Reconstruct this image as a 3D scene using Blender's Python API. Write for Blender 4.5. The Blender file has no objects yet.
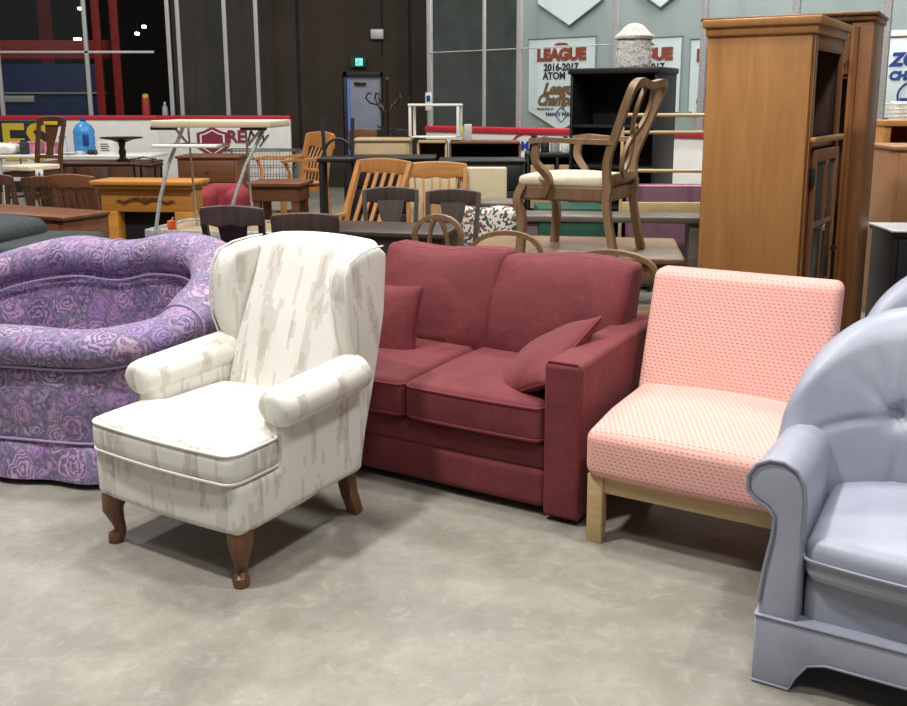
import bpy, bmesh, math, random
from mathutils import Vector, Matrix, noise
random.seed(7)
C = bpy.context.scene.collection
PI = math.pi
# ------------------------------------------------------------------ camera constants
F, CX, CY, H = 930.0, 470.0, 281.0, 1.6
PITCH = math.atan2(281 - 103, F)
def at(px, py, Y):
    u = (px - CX) / F; v = -(py - CY) / F
    r = (u, math.cos(PITCH) + v * math.sin(PITCH), -math.sin(PITCH) + v * math.cos(PITCH))
    t = Y / r[1]
    return Vector((r[0] * t, Y, H + r[2] * t))
def ax(px, Y, z):            # world x seen at column px, at depth Y and height z
    f = Y * math.cos(PITCH) - (z - H) * math.sin(PITCH)
    return (px - CX) / F * f
# ------------------------------------------------------------------ materials
class NT:
    def __init__(s, name):
        s.m = bpy.data.materials.new(name); s.m.use_nodes = True
        s.t = s.m.node_tree; s.b = s.t.nodes['Principled BSDF']; s.out = s.t.nodes['Material Output']
    def n(s, typ, **kw):
        nd = s.t.nodes.new(typ)
        for k, v in kw.items(): setattr(nd, k, v)
        return nd
    def l(s, a, b): s.t.links.new(a, b)
    def math(s, op, a, b=None, c=None):
        nd = s.n('ShaderNodeMath', operation=op)
        for i, v in enumerate((a, b, c)):
            if v is None: continue
            if isinstance(v, (int, float)): nd.inputs[i].default_value = v
            else: s.l(v, nd.inputs[i])
        return nd.outputs[0]
    def ramp(s, fac, stops, interp='LINEAR'):
        r = s.n('ShaderNodeValToRGB'); r.color_ramp.interpolation = interp
        e = r.color_ramp.elements
        while len(e) < len(stops): e.new(0.5)
        for q, (p, c) in zip(e, stops):
            q.position = p; q.color = (*c, 1) if len(c) == 3 else c
        s.l(fac, r.inputs[0]); return r.outputs[0]
    def mix(s, fac, a, b, mode='MIX'):
        m = s.n('ShaderNodeMix', data_type='RGBA', blend_type=mode)
        for i, v in ((0, fac), (6, a), (7, b)):
            if isinstance(v, (int, float)): m.inputs[i].default_value = v
            elif isinstance(v, tuple): m.inputs[i].default_value = (*v, 1)
            else: s.l(v, m.inputs[i])
        return m.outputs[2]
    def coord(s, which='Object', scale=(1, 1, 1)):
        tc = s.n('ShaderNodeTexCoord'); mp = s.n('ShaderNodeMapping')
        mp.inputs['Scale'].default_value = scale
        s.l(tc.outputs[which], mp.inputs[0]); return mp.outputs[0]
    def noise(s, co, scale, detail=3, rough=.5, dist=0.):
        nz = s.n('ShaderNodeTexNoise'); nz.inputs['Scale'].default_value = scale
        nz.inputs['Detail'].default_value = detail; nz.inputs['Roughness'].default_value = rough
        nz.inputs['Distortion'].default_value = dist
        s.l(co, nz.inputs['Vector']); return nz.outputs['Fac']
    def bump(s, h, strength=.3, dist=.005):
        b = s.n('ShaderNodeBump'); b.inputs['Strength'].default_value = strength
        b.inputs['Distance'].default_value = dist
        s.l(h, b.inputs['Height']); s.l(b.outputs[0], s.b.inputs['Normal'])
def lin(c):
    f = lambda v: v / 12.92 if v <= .04045 else ((v + .055) / 1.055) ** 2.4
    return tuple(f(v / 255.) for v in c)
def mat(name, c1, c2=None, ns=6, rough=.5, metal=0., bump=0., bs=60, stretch=(1, 1, 1), sheen=0., emit=None, coat=0.):
    t = NT(name); c1 = lin(c1); b = t.b
    b.inputs['Roughness'].default_value = rough; b.inputs['Metallic'].default_value = metal
    co = t.coord('Object', stretch)
    if c2 is not None:
        f = t.noise(co, ns, 4, .6, .4)
        t.l(t.ramp(f, [(.32, c1), (.68, lin(c2))]), b.inputs['Base Color'])
    else: b.inputs['Base Color'].default_value = (*c1, 1)
    if bump: t.bump(t.noise(co, bs, 3), bump)
    if sheen: b.inputs['Sheen Weight'].default_value = sheen
    if coat: b.inputs['Coat Weight'].default_value = coat
    if emit:
        b.inputs['Emission Color'].default_value = (*lin(emit[0]), 1); b.inputs['Emission Strength'].default_value = emit[1]
    return t.m
def wood(name, c1, c2, axis='z', rough=.42, s=1.):
    st = {'z': (14 * s, 14 * s, 1.1 * s), 'x': (1.1 * s, 14 * s, 14 * s), 'y': (14 * s, 1.1 * s, 14 * s)}[axis]
    t = NT(name); co = t.coord('Object', st)
    f = t.noise(co, 1.6, 5, .62, 1.2)
    g = t.noise(t.coord('Object', tuple(v * .25 for v in st)), 2.2, 2, .5, .5)
    a = t.ramp(f, [(.3, lin(c1)), (.7, lin(c2))])
    b = t.mix(t.math('MULTIPLY', g, .5), a, lin(tuple(v * .78 for v in c1)))
    t.l(b, t.b.inputs['Base Color']); t.b.inputs['Roughness'].default_value = rough
    t.bump(f, .12, .002); return t.m
M = {}
M['oak'] = wood('oak', (168, 112, 58), (196, 142, 84))
M['oak_x'] = wood('oak_x', (176, 120, 62), (208, 156, 96), 'x')
M['pine'] = wood('pine', (158, 110, 60), (180, 130, 76), 'z', .38, .8)
M['pine_dark'] = wood('pine_dark', (112, 70, 36), (146, 96, 54), 'z', .4)
M['honey'] = wood('honey', (184, 122, 48), (206, 146, 70), 'x')
M['walnut'] = wood('walnut', (92, 66, 46), (128, 98, 72), 'z')
M['walnut_l'] = wood('walnut_l', (122, 94, 66), (156, 126, 94), 'z')
M['brown'] = wood('brown', (70, 44, 30), (98, 64, 44), 'z')
M['brown_x'] = wood('brown_x', (98, 58, 36), (126, 80, 50), 'x')
M['cocoa'] = wood('cocoa', (56, 44, 40), (84, 68, 62), 'z')
M['greywood'] = wood('greywood', (92, 84, 76), (126, 116, 104), 'x')
M['blonde'] = wood('blonde', (176, 150, 112), (196, 172, 134), 'x')
M['legwood'] = wood('legwood', (86, 54, 34), (128, 84, 54), 'z')
M['ash'] = wood('ash', (186, 156, 108), (206, 178, 132), 'x')
M['black'] = mat('black', (18, 18, 20), (27, 27, 29), rough=.5)
M['blackin'] = mat('blackin', (9, 9, 10), rough=.7)
M['darkgreen'] = mat('darkgreen', (16, 62, 46), (22, 76, 58), rough=.7)
M['mauve'] = mat('mauve', (112, 76, 96), (128, 92, 110), rough=.8, bump=.2)
M['chrome'] = mat('chrome', (186, 186, 190), rough=.25, metal=1.)
M['galv'] = mat('galv', (165, 165, 165), (215, 215, 215), ns=60, rough=.45, metal=.3)
M['whitep'] = mat('whitep', (222, 220, 212), (232, 230, 224), rough=.5)
M['cream'] = mat('cream', (198, 184, 150), (210, 196, 164), rough=.5)
M['red'] = mat('red', (188, 38, 56), rough=.45)
M['redf'] = mat('redf', (120, 30, 40), (140, 40, 50), rough=.8)
M['dfab'] = mat('dfab', (42, 48, 50), (54, 60, 62), ns=30, rough=.9, bump=.3, bs=200)
M['cream_fab'] = mat('cream_fab', (200, 184, 160), (214, 200, 178), ns=20, rough=.9, bump=.2)
M['blue'] = mat('blue', (28, 44, 92), (36, 54, 108), rough=.6)
M['rustred'] = mat('rustred', (150, 40, 36), (170, 52, 44), rough=.6)
M['dark'] = mat('dark', (20, 19, 18), (32, 30, 28), rough=.85)
M['darkmetal'] = mat('darkmetal', (74, 58, 50), rough=.3, metal=.8)
M['pinkish'] = mat('pinkish', (196, 120, 140), (206, 140, 156), rough=.5)
M['ink'] = mat('ink', (30, 30, 34), rough=.6)
M['yellow'] = mat('yellow', (206, 176, 50), rough=.6)
M['brownred'] = mat('brownred', (136, 58, 40), rough=.6)
M['goldbrown'] = mat('goldbrown', (112, 84, 50), rough=.6)
M['inkblue'] = mat('inkblue', (30, 60, 140), rough=.6)
M['maroon'] = mat('maroon', (128, 34, 60), rough=.6)
M['cardboard'] = mat('cardboard', (176, 146, 102), (188, 160, 118), rough=.8)

def glassmat(name, col=(.8, .9, .88), alpha=.12, rough=.04):
    t = NT(name); t.b.inputs['Base Color'].default_value = (*col, 1)
    t.b.inputs['Roughness'].default_value = rough
    t.b.inputs['Alpha'].default_value = alpha
    return t.m
M['glass'] = glassmat('arena_glass', (.10, .13, .12), .07)
M['cabglass'] = glassmat('cabinet_glass', (.08, .08, .075), .45)
def trans(name, col, alpha): return glassmat(name, lin(col), alpha, .15)
M['jug'] = trans('jug', (70, 150, 215), .85)
M['clear'] = trans('clear', (200, 215, 225), .5)

def floral():
    t = NT('purple_floral'); co = t.coord('Object')
    nz = t.n('ShaderNodeTexNoise'); nz.inputs['Scale'].default_value = 10; nz.inputs['Detail'].default_value = 2; t.l(co, nz.inputs['Vector'])
    vm = t.n('ShaderNodeVectorMath', operation='MULTIPLY_ADD'); vm.inputs[1].default_value = (.09, .09, .09)
    t.l(nz.outputs['Color'], vm.inputs[0]); t.l(co, vm.inputs[2])
    v = t.n('ShaderNodeTexVoronoi'); v.inputs['Scale'].default_value = 8.5; t.l(vm.outputs[0], v.inputs['Vector'])
    e = t.n('ShaderNodeTexVoronoi', feature='DISTANCE_TO_EDGE'); e.inputs['Scale'].default_value = 8.5; t.l(vm.outputs[0], e.inputs['Vector'])
    sc = t.n('ShaderNodeSeparateColor'); t.l(v.outputs['Color'], sc.inputs[0])
    n2 = t.noise(co, 22, 2, .5, 1.2)
    rings = t.math('MULTIPLY_ADD', t.math('SINE', t.math('ADD', t.math('MULTIPLY', v.outputs['Distance'], 34), t.math('MULTIPLY', n2, 16))), .5, .5)
    pal = t.ramp(sc.outputs[0], [(0, lin((92, 76, 112))), (.25, lin((122, 92, 134))), (.45, lin((140, 108, 140))), (.62, lin((110, 90, 136))), (.8, lin((142, 108, 154)))], 'CONSTANT')
    hi = t.ramp(sc.outputs[1], [(0, lin((166, 138, 174))), (.4, lin((184, 160, 180))), (.75, lin((154, 126, 170)))], 'CONSTANT')
    c = t.mix(t.ramp(rings, [(.35, (0, 0, 0)), (.85, (.75, .75, .75))]), pal, hi)
    c = t.mix(t.ramp(rings, [(.0, (.65, .65, .65)), (.18, (0, 0, 0))]), c, lin((80, 58, 100)))
    leaf = t.ramp(t.noise(co, 30, 2, .5, 2.), [(.4, lin((82, 80, 104))), (.6, lin((118, 110, 138)))])
    c = t.mix(t.ramp(e.outputs['Distance'], [(.03, (.85, .85, .85)), (.10, (0, 0, 0))]), c, leaf)
    w = t.math('ABSOLUTE', t.math('SINE', t.math('MULTIPLY', t.noise(co, 8, 2, .5, 2.), 30)))
    c = t.mix(t.ramp(w, [(.0, (.45, .45, .45)), (.10, (0, 0, 0))]), c, lin((188, 172, 196)))
    t.l(c, t.b.inputs['Base Color']); t.b.inputs['Roughness'].default_value = .65
    t.b.inputs['Sheen Weight'].default_value = .15
    t.bump(t.noise(co, 60, 3), .25, .003); return t.m
M['floral'] = floral()
def flame():
    t = NT('white_flamestitch'); uv = t.n('ShaderNodeTexCoord').outputs['UV']
    sp = t.n('ShaderNodeSeparateXYZ'); t.l(uv, sp.inputs[0])
    col = t.math('FLOOR', t.math('MULTIPLY', sp.outputs[0], 70))
    wn = t.n('ShaderNodeTexWhiteNoise', noise_dimensions='1D'); t.l(col, wn.inputs['W'])
    cb = t.n('ShaderNodeCombineXYZ'); t.l(t.math('MULTIPLY', col, .014 * 5.5), cb.inputs[0])
    t.l(t.math('ADD', t.math('MULTIPLY', sp.outputs[1], 1.5), t.math('MULTIPLY', wn.outputs['Value'], .22)), cb.inputs[1])
    f = t.noise(cb.outputs[0], 2.2, 2, .5)
    fine = t.noise(t.coord('UV', (160, 10, 1)), 1, 2)
    c = t.ramp(f, [(.0, lin((224, 222, 215))), (.46, lin((224, 222, 215))), (.53, lin((208, 203, 194))), (.60, lin((194, 187, 178))), (.66, lin((206, 200, 190)))], 'CONSTANT')
    c = t.mix(t.math('MULTIPLY', fine, .14), c, lin((178, 172, 158)))
    t.l(c, t.b.inputs['Base Color']); t.b.inputs['Roughness'].default_value = .55
    t.bump(fine, .15, .002); return t.m
M['flame'] = flame()
def burg():
    t = NT('burgundy_chenille'); co = t.coord('Object')
    f = t.noise(co, 5, 4, .6, .5); g = t.noise(t.coord('UV', (190, 14, 1)), 1, 2)
    c = t.ramp(f, [(.3, lin((102, 36, 41))), (.7, lin((130, 54, 56)))])
    c = t.mix(t.math('MULTIPLY', g, .8), c, lin((88, 30, 38)))
    t.l(c, t.b.inputs['Base Color']); t.b.inputs['Roughness'].default_value = .85
    t.b.inputs['Sheen Weight'].default_value = .08; t.b.inputs['Sheen Roughness'].default_value = .4
    t.b.inputs['Sheen Tint'].default_value = (1, .6, .6, 1)
    t.bump(t.noise(co, 10, 4, .6), .5, .012); return t.m
M['burg'] = burg()
def pink():
    t = NT('pink_diamond_weave'); uv = t.n('ShaderNodeTexCoord').outputs['UV']
    sp = t.n('ShaderNodeSeparateXYZ'); t.l(uv, sp.inputs[0])
    u, v = sp.outputs[0], sp.outputs[1]
    a = t.math('MAXIMUM', t.math('SINE', t.math('MULTIPLY', v, 2 * PI / .0135)), 0.)
    b = t.math('MAXIMUM', t.math('MULTIPLY_ADD', t.math('SINE', t.math('ADD', t.math('MULTIPLY', u, 2 * PI / .020), t.math('MULTIPLY', v, 2 * PI / .040))), .62, .38), 0.)
    p = t.math('SUBTRACT', 1., t.math('MULTIPLY', a, b))
    big = t.noise(t.coord('Object'), 3.0, 3)
    c = t.ramp(p, [(.0, lin((184, 106, 98))), (.55, lin((208, 144, 134))), (1., lin((226, 176, 164)))])
    c = t.mix(t.ramp(big, [(.45, (0, 0, 0)), (.62, (.35, .35, .35))]), c, lin((226, 156, 150)))
    t.l(c, t.b.inputs['Base Color']); t.b.inputs['Roughness'].default_value = .8
    t.bump(p, .3, .002); return t.m
M['pink'] = pink()
def leather():
    t = NT('grey_blue_leather'); co = t.coord('Object')
    c = t.ramp(t.noise(co, 3.5, 4, .6, .6), [(.3, lin((145, 149, 164))), (.7, lin((163, 167, 181)))])
    t.l(c, t.b.inputs['Base Color']); t.b.inputs['Roughness'].default_value = .42
    t.bump(t.math('ADD', t.noise(co, 9, 4, .6), t.math('MULTIPLY', t.noise(co, 160, 2), .15)), .25, .01); return t.m
M['leather'] = leather()
M['leather_welt'] = mat('leather_welt', (132, 136, 152), rough=.45)
M['burg_welt'] = mat('burg_welt', (112, 36, 46), rough=.8)
M['flame_welt'] = mat('flame_welt', (216, 213, 204), rough=.7)
M['floral_welt'] = mat('floral_welt', (150, 134, 166), rough=.8)
def tapestry():
    t = NT('floral_tapestry'); co = t.coord('Object')
    v = t.n('ShaderNodeTexVoronoi'); v.inputs['Scale'].default_value = 55; t.l(co, v.inputs['Vector'])
    sc = t.n('ShaderNodeSeparateColor'); t.l(v.outputs['Color'], sc.inputs[0])
    c = t.ramp(sc.outputs[0], [(0, lin((60, 72, 92))), (.18, lin((220, 212, 198))), (.5, lin((150, 84, 70))), (.62, lin((224, 216, 202))), (.85, lin((96, 92, 60)))], 'CONSTANT')
    t.l(c, t.b.inputs['Base Color']); t.b.inputs['Roughness'].default_value = .9; return t.m
M['tapestry'] = tapestry()
def urnmat():
    t = NT('rough_plaster'); co = t.coord('Object')
    f = t.noise(co, 60, 4, .7)
    t.l(t.ramp(f, [(.3, lin((150, 144, 138))), (.55, lin((226, 222, 218)))]), t.b.inputs['Base Color'])
    t.bump(f, 1., .02); t.b.inputs['Roughness'].default_value = .9; return t.m
M['plaster'] = urnmat()
def floormat():
    t = NT('polished_concrete'); co = t.coord('Object')
    a = t.noise(co, .9, 6, .62, .8); b = t.noise(co, 6, 6, .7, .3); s = t.noise(co, 45, 4, .7)
    c = t.ramp(a, [(.32, lin((122, 118, 109))), (.5, lin((138, 133, 123))), (.68, lin((154, 149, 139)))])
    c = t.mix(t.ramp(b, [(.35, (.25, .25, .25)), (.55, (0, 0, 0))]), c, lin((112, 105, 94)))
    c = t.mix(t.ramp(b, [(.60, (0, 0, 0)), (.72, (.45, .45, .45))]), c, lin((172, 167, 157)))
    c = t.mix(t.ramp(s, [(.3, (.25, .25, .25)), (.45, (0, 0, 0))]), c, lin((112, 105, 94)))
    mps = t.n('ShaderNodeMapping'); mps.inputs['Rotation'].default_value = (0, 0, .6); mps.inputs['Scale'].default_value = (1.2, 9, 1)
    t.l(t.n('ShaderNodeTexCoord').outputs['Object'], mps.inputs[0])
    sc = t.noise(mps.outputs[0], 2.2, 5, .7, .4)
    c = t.mix(t.ramp(sc, [(.60, (0, 0, 0)), (.72, (.12, .12, .12))]), c, lin((186, 182, 172)))
    pt = t.noise(co, 14, 5, .75, 1.)
    c = t.mix(t.ramp(pt, [(.52, (0, 0, 0)), (.66, (.25, .25, .25))]), c, lin((176, 171, 160)))
    c = t.mix(t.ramp(pt, [(.34, (.22, .22, .22)), (.46, (0, 0, 0))]), c, lin((108, 102, 92)))
    t.l(c, t.b.inputs['Base Color'])
    t.l(t.ramp(b, [(.3, (.34, .34, .34)), (.7, (.52, .52, .52))]), t.b.inputs['Roughness'])
    t.bump(t.math('ADD', b, t.math('MULTIPLY', s, .3)), .12, .01); return t.m
M['floor'] = floormat()

# ------------------------------------------------------------------ mesh building
def rotm(r):
    return Matrix.Rotation(r[2], 4, 'Z') @ Matrix.Rotation(r[1], 4, 'Y') @ Matrix.Rotation(r[0], 4, 'X')
class MB:
    def __init__(s): s.v = []; s.f = []; s.smooth = 50
    def add(s, vs, fs):
        o = len(s.v); s.v += [Vector(v) for v in vs]; s.f += [tuple(i + o for i in f) for f in fs]; return s
    def rbox(s, c, sz, r=.01, n=1, k=2, fn=None, rot=None):
        h = [a / 2 for a in sz]; r = min(r, min(h) * .999)
        nn = n if isinstance(n, tuple) else (n, n, n)
        def cs(hh, n_):
            i = hh - r; L = [-i - r * math.tan((PI / 4) * (k - j) / k) for j in range(k)]
            L += [-i + 2 * i * j / n_ for j in range(n_ + 1)]
            return L + [-a for a in reversed(L[:k])]
        X = [cs(h[a], nn[a]) for a in range(3)]
        rm = rotm(rot) if rot else None; c = Vector(c); cache = {}; vs = []; fs = []
        def vert(p):
            key = tuple(round(a, 6) for a in p)
            if key in cache: return cache[key]
            inn = Vector([max(-(h[a] - r), min(h[a] - r, p[a])) for a in range(3)])
            d = Vector(p) - inn
            q = inn + d.normalized() * r if d.length > 1e-9 else Vector(p)
            if fn: q = Vector(fn(q))
            if rm: q = rm @ q
            vs.append(q + c); cache[key] = len(vs) - 1; return cache[key]
        for a in range(3):
            b, d = (a + 1) % 3, (a + 2) % 3
            for sg in (-1, 1):
                for i in range(len(X[b]) - 1):
                    for j in range(len(X[d]) - 1):
                        q = []
                        for (ii, jj) in ((i, j), (i + 1, j), (i + 1, j + 1), (i, j + 1)):
                            p = [0, 0, 0]; p[a] = sg * h[a]; p[b] = X[b][ii]; p[d] = X[d][jj]; q.append(vert(p))
                        fs.append(tuple(q if sg > 0 else reversed(q)))
        return s.add(vs, fs)
    def box(s, c, sz, r=.003, rot=None): return s.rbox(c, sz, r, 1, 1, None, rot)
    def bb(s, x0, x1, y0, y1, z0, z1, r=.003, **k):
        return s.rbox(((x0 + x1) / 2, (y0 + y1) / 2, (z0 + z1) / 2), (x1 - x0, y1 - y0, z1 - z0), r, k=k.pop('kk', 1), **k)
    def tube(s, pts, r=.01, seg=8, closed=False, sec=None, up=None, cap=True):
        pts = [Vector(p) for p in pts]; n = len(pts)
        rr = r if isinstance(r, (list, tuple)) else [r] * n
        T = []
        for i in range(n):
            a = pts[(i - 1) % n] if (closed or i > 0) else pts[i]; b = pts[(i + 1) % n] if (closed or i < n - 1) else pts[i]
            T.append((b - a).normalized())
        u = Vector(up) if up else (Vector((0, 0, 1)) if abs(T[0].z) < .9 else Vector((1, 0, 0)))
        vs = []; fs = []
        if sec is None: sec = [(math.cos(2 * PI * j / seg), math.sin(2 * PI * j / seg)) for j in range(seg)]
        m = len(sec); N = (u - T[0] * u.dot(T[0])).normalized()
        for i in range(n):
            if up: N = (Vector(up) - T[i] * Vector(up).dot(T[i])).normalized()
            else: N = (N - T[i] * N.dot(T[i])).normalized()
            B = T[i].cross(N)
            for (a, b) in sec: vs.append(pts[i] + (N * a + B * b) * rr[i])
        R = n if closed else n - 1
        for i in range(R):
            for j in range(m):
                a = i * m + j; b = i * m + (j + 1) % m; c = ((i + 1) % n) * m + (j + 1) % m; d = ((i + 1) % n) * m + j
                fs.append((a, b, c, d))
        if cap and not closed:
            fs.append(tuple(reversed(range(m)))); fs.append(tuple((n - 1) * m + j for j in range(m)))
        return s.add(vs, fs)
    def bar(s, p, q, w=.02, t=.02, up=(0, 0, 1)):       # rectangular bar
        return s.tube([p, q], 1, sec=[(w / 2, t / 2), (-w / 2, t / 2), (-w / 2, -t / 2), (w / 2, -t / 2)], up=up)
    def lathe(s, prof, c=(0, 0, 0), seg=20):
        c = Vector(c); vs = []; fs = []; n = len(prof)
        for (r, z) in prof:
            for j in range(seg):
                a = 2 * PI * j / seg; vs.append(c + Vector((r * math.cos(a), r * math.sin(a), z)))
        for i in range(n - 1):
            for j in range(seg):
                fs.append((i * seg + j, i * seg + (j + 1) % seg, (i + 1) * seg + (j + 1) % seg, (i + 1) * seg + j))
        fs.append(tuple(reversed(range(seg)))); fs.append(tuple((n - 1) * seg + j for j in range(seg)))
        return s.add(vs, fs)
    def prism(s, poly, axis, a0, a1, bev=.0, seg=3, fn=None):
        bm = bmesh.new()
        def mk(p, a):
            return {'x': (a, p[0], p[1]), 'y': (p[0], a, p[1]), 'z': (p[0], p[1], a)}[axis]
        A = [bm.verts.new(mk(p, a0)) for p in poly]; B = [bm.verts.new(mk(p, a1)) for p in poly]
        bm.faces.new(A); bm.faces.new(list(reversed(B))); n = len(poly)
        for i in range(n): bm.faces.new((A[i], B[i], B[(i + 1) % n], A[(i + 1) % n]))
        bmesh.ops.recalc_face_normals(bm, faces=bm.faces)
        if bev:
            caps = set(A) | set(B)
            ed = [e for e in bm.edges if (e.verts[0] in A) == (e.verts[1] in A)]
            bmesh.ops.bevel(bm, geom=ed, offset=bev, segments=seg, profile=.5, affect='EDGES', clamp_overlap=True)
        bmesh.ops.triangulate(bm, faces=[f for f in bm.faces if len(f.verts) > 4])
        bm.verts.index_update()
        vs = [fn(v.co.copy()) if fn else v.co.copy() for v in bm.verts]
        fs = [tuple(v.index for v in f.verts) for f in bm.faces]; bm.free()
        return s.add(vs, fs)
    def build(s, name, m, parent=None, loc=None, rz=0):
        me = bpy.data.meshes.new(name); me.from_pydata(s.v, [], s.f)
        bm = bmesh.new(); bm.from_mesh(me)
        bmesh.ops.remove_doubles(bm, verts=bm.verts, dist=1e-5)
        bmesh.ops.recalc_face_normals(bm, faces=bm.faces)
        bm.to_mesh(me); bm.free()
        me.materials.append(M[m] if isinstance(m, str) else m)
        uv = me.uv_layers.new(name='UVMap'); 
        for p in me.polygons:
            nx, ny, nz = (abs(a) for a in p.normal)
            for li in p.loop_indices:
                v = me.vertices[me.loops[li].vertex_index].co
                if nz >= nx and nz >= ny: q = (v.x, v.y)
                elif ny >= nx: q = (v.x, v.z)
                else: q = (v.y, v.z)
                uv.data[li].uv = q
        me.polygons.foreach_set('use_smooth', [True] * len(me.polygons))
        me.set_sharp_from_angle(angle=math.radians(s.smooth))
        o = bpy.data.objects.new(name, me); C.objects.link(o)
        if parent: o.parent = parent
        if loc is not None: o.location = loc
        o.rotation_euler.z = rz
        return o
def tag(o, label, cat, group=None):
    o['label'] = label; o['category'] = cat
    if group: o['group'] = group
    return o
def thing(name, label, cat, loc=(0, 0, 0), rz=0, group=None):
    o = bpy.data.objects.new(name, None); C.objects.link(o); o.empty_display_size = .1
    o.location = loc; o.rotation_euler = (0, 0, rz); return tag(o, label, cat, group)
def struct(o): o['kind'] = 'structure'; return o
def text(s, size, m, parent, loc, rot, name='lettering', ext=.002, width=1., font_shear=0., bold=0.):
    cu = bpy.data.curves.new('t', 'FONT'); cu.body = s; cu.size = size; cu.extrude = ext; cu.shear = font_shear
    cu.align_x = 'CENTER'; cu.align_y = 'CENTER'; cu.resolution_u = 3; cu.offset = bold
    t = bpy.data.objects.new('t', cu); C.objects.link(t); bpy.context.view_layer.update()
    dg = bpy.context.evaluated_depsgraph_get()
    me = bpy.data.meshes.new_from_object(t.evaluated_get(dg)); bpy.data.objects.remove(t)
    me.materials.clear(); me.materials.append(M[m])
    o = bpy.data.objects.new(name, me); C.objects.link(o); o.parent = parent
    o.location = loc; o.rotation_euler = rot; o.scale = (width, 1, 1); return o
def arc(c, rx, ry, a0, a1, n, plane='xz', off=0.):
    out = []
    for i in range(n + 1):
        a = math.radians(a0 + (a1 - a0) * i / n); p = c[0] + rx * math.cos(a); q = c[1] + ry * math.sin(a)
        out.append({'xz': (p, off, q), 'yz': (off, p, q), 'xy': (p, q, off)}[plane])
    return out
def loop_rect(hx, hy, r, z, n=5, c=(0, 0)):
    out = []
    for (sx, sy, a) in ((1, 1, 0), (-1, 1, 90), (-1, -1, 180), (1, -1, 270)):
        for i in range(n + 1):
            t = math.radians(a + 90 * i / n)
            out.append((c[0] + sx * (hx - r) + r * math.cos(t), c[1] + sy * (hy - r) + r * math.sin(t), z))
    res = []
    for i, p in enumerate(out):
        q = out[(i + 1) % len(out)]; res.append(p)
        if math.hypot(q[0] - p[0], q[1] - p[1]) > .1:
            for k in range(1, 12): res.append(tuple(a + (b - a) * k / 12 for a, b in zip(p, q)))
    return res
def smooth(a, b, x):
    t = max(0, min(1, (x - a) / (b - a))); return t * t * (3 - 2 * t)
# ================================================================== FRONT ROW
ROW = math.radians(-29.5)
UX = Vector((math.cos(ROW), math.sin(ROW), 0)); UY = Vector((-math.sin(ROW), math.cos(ROW), 0))

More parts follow.
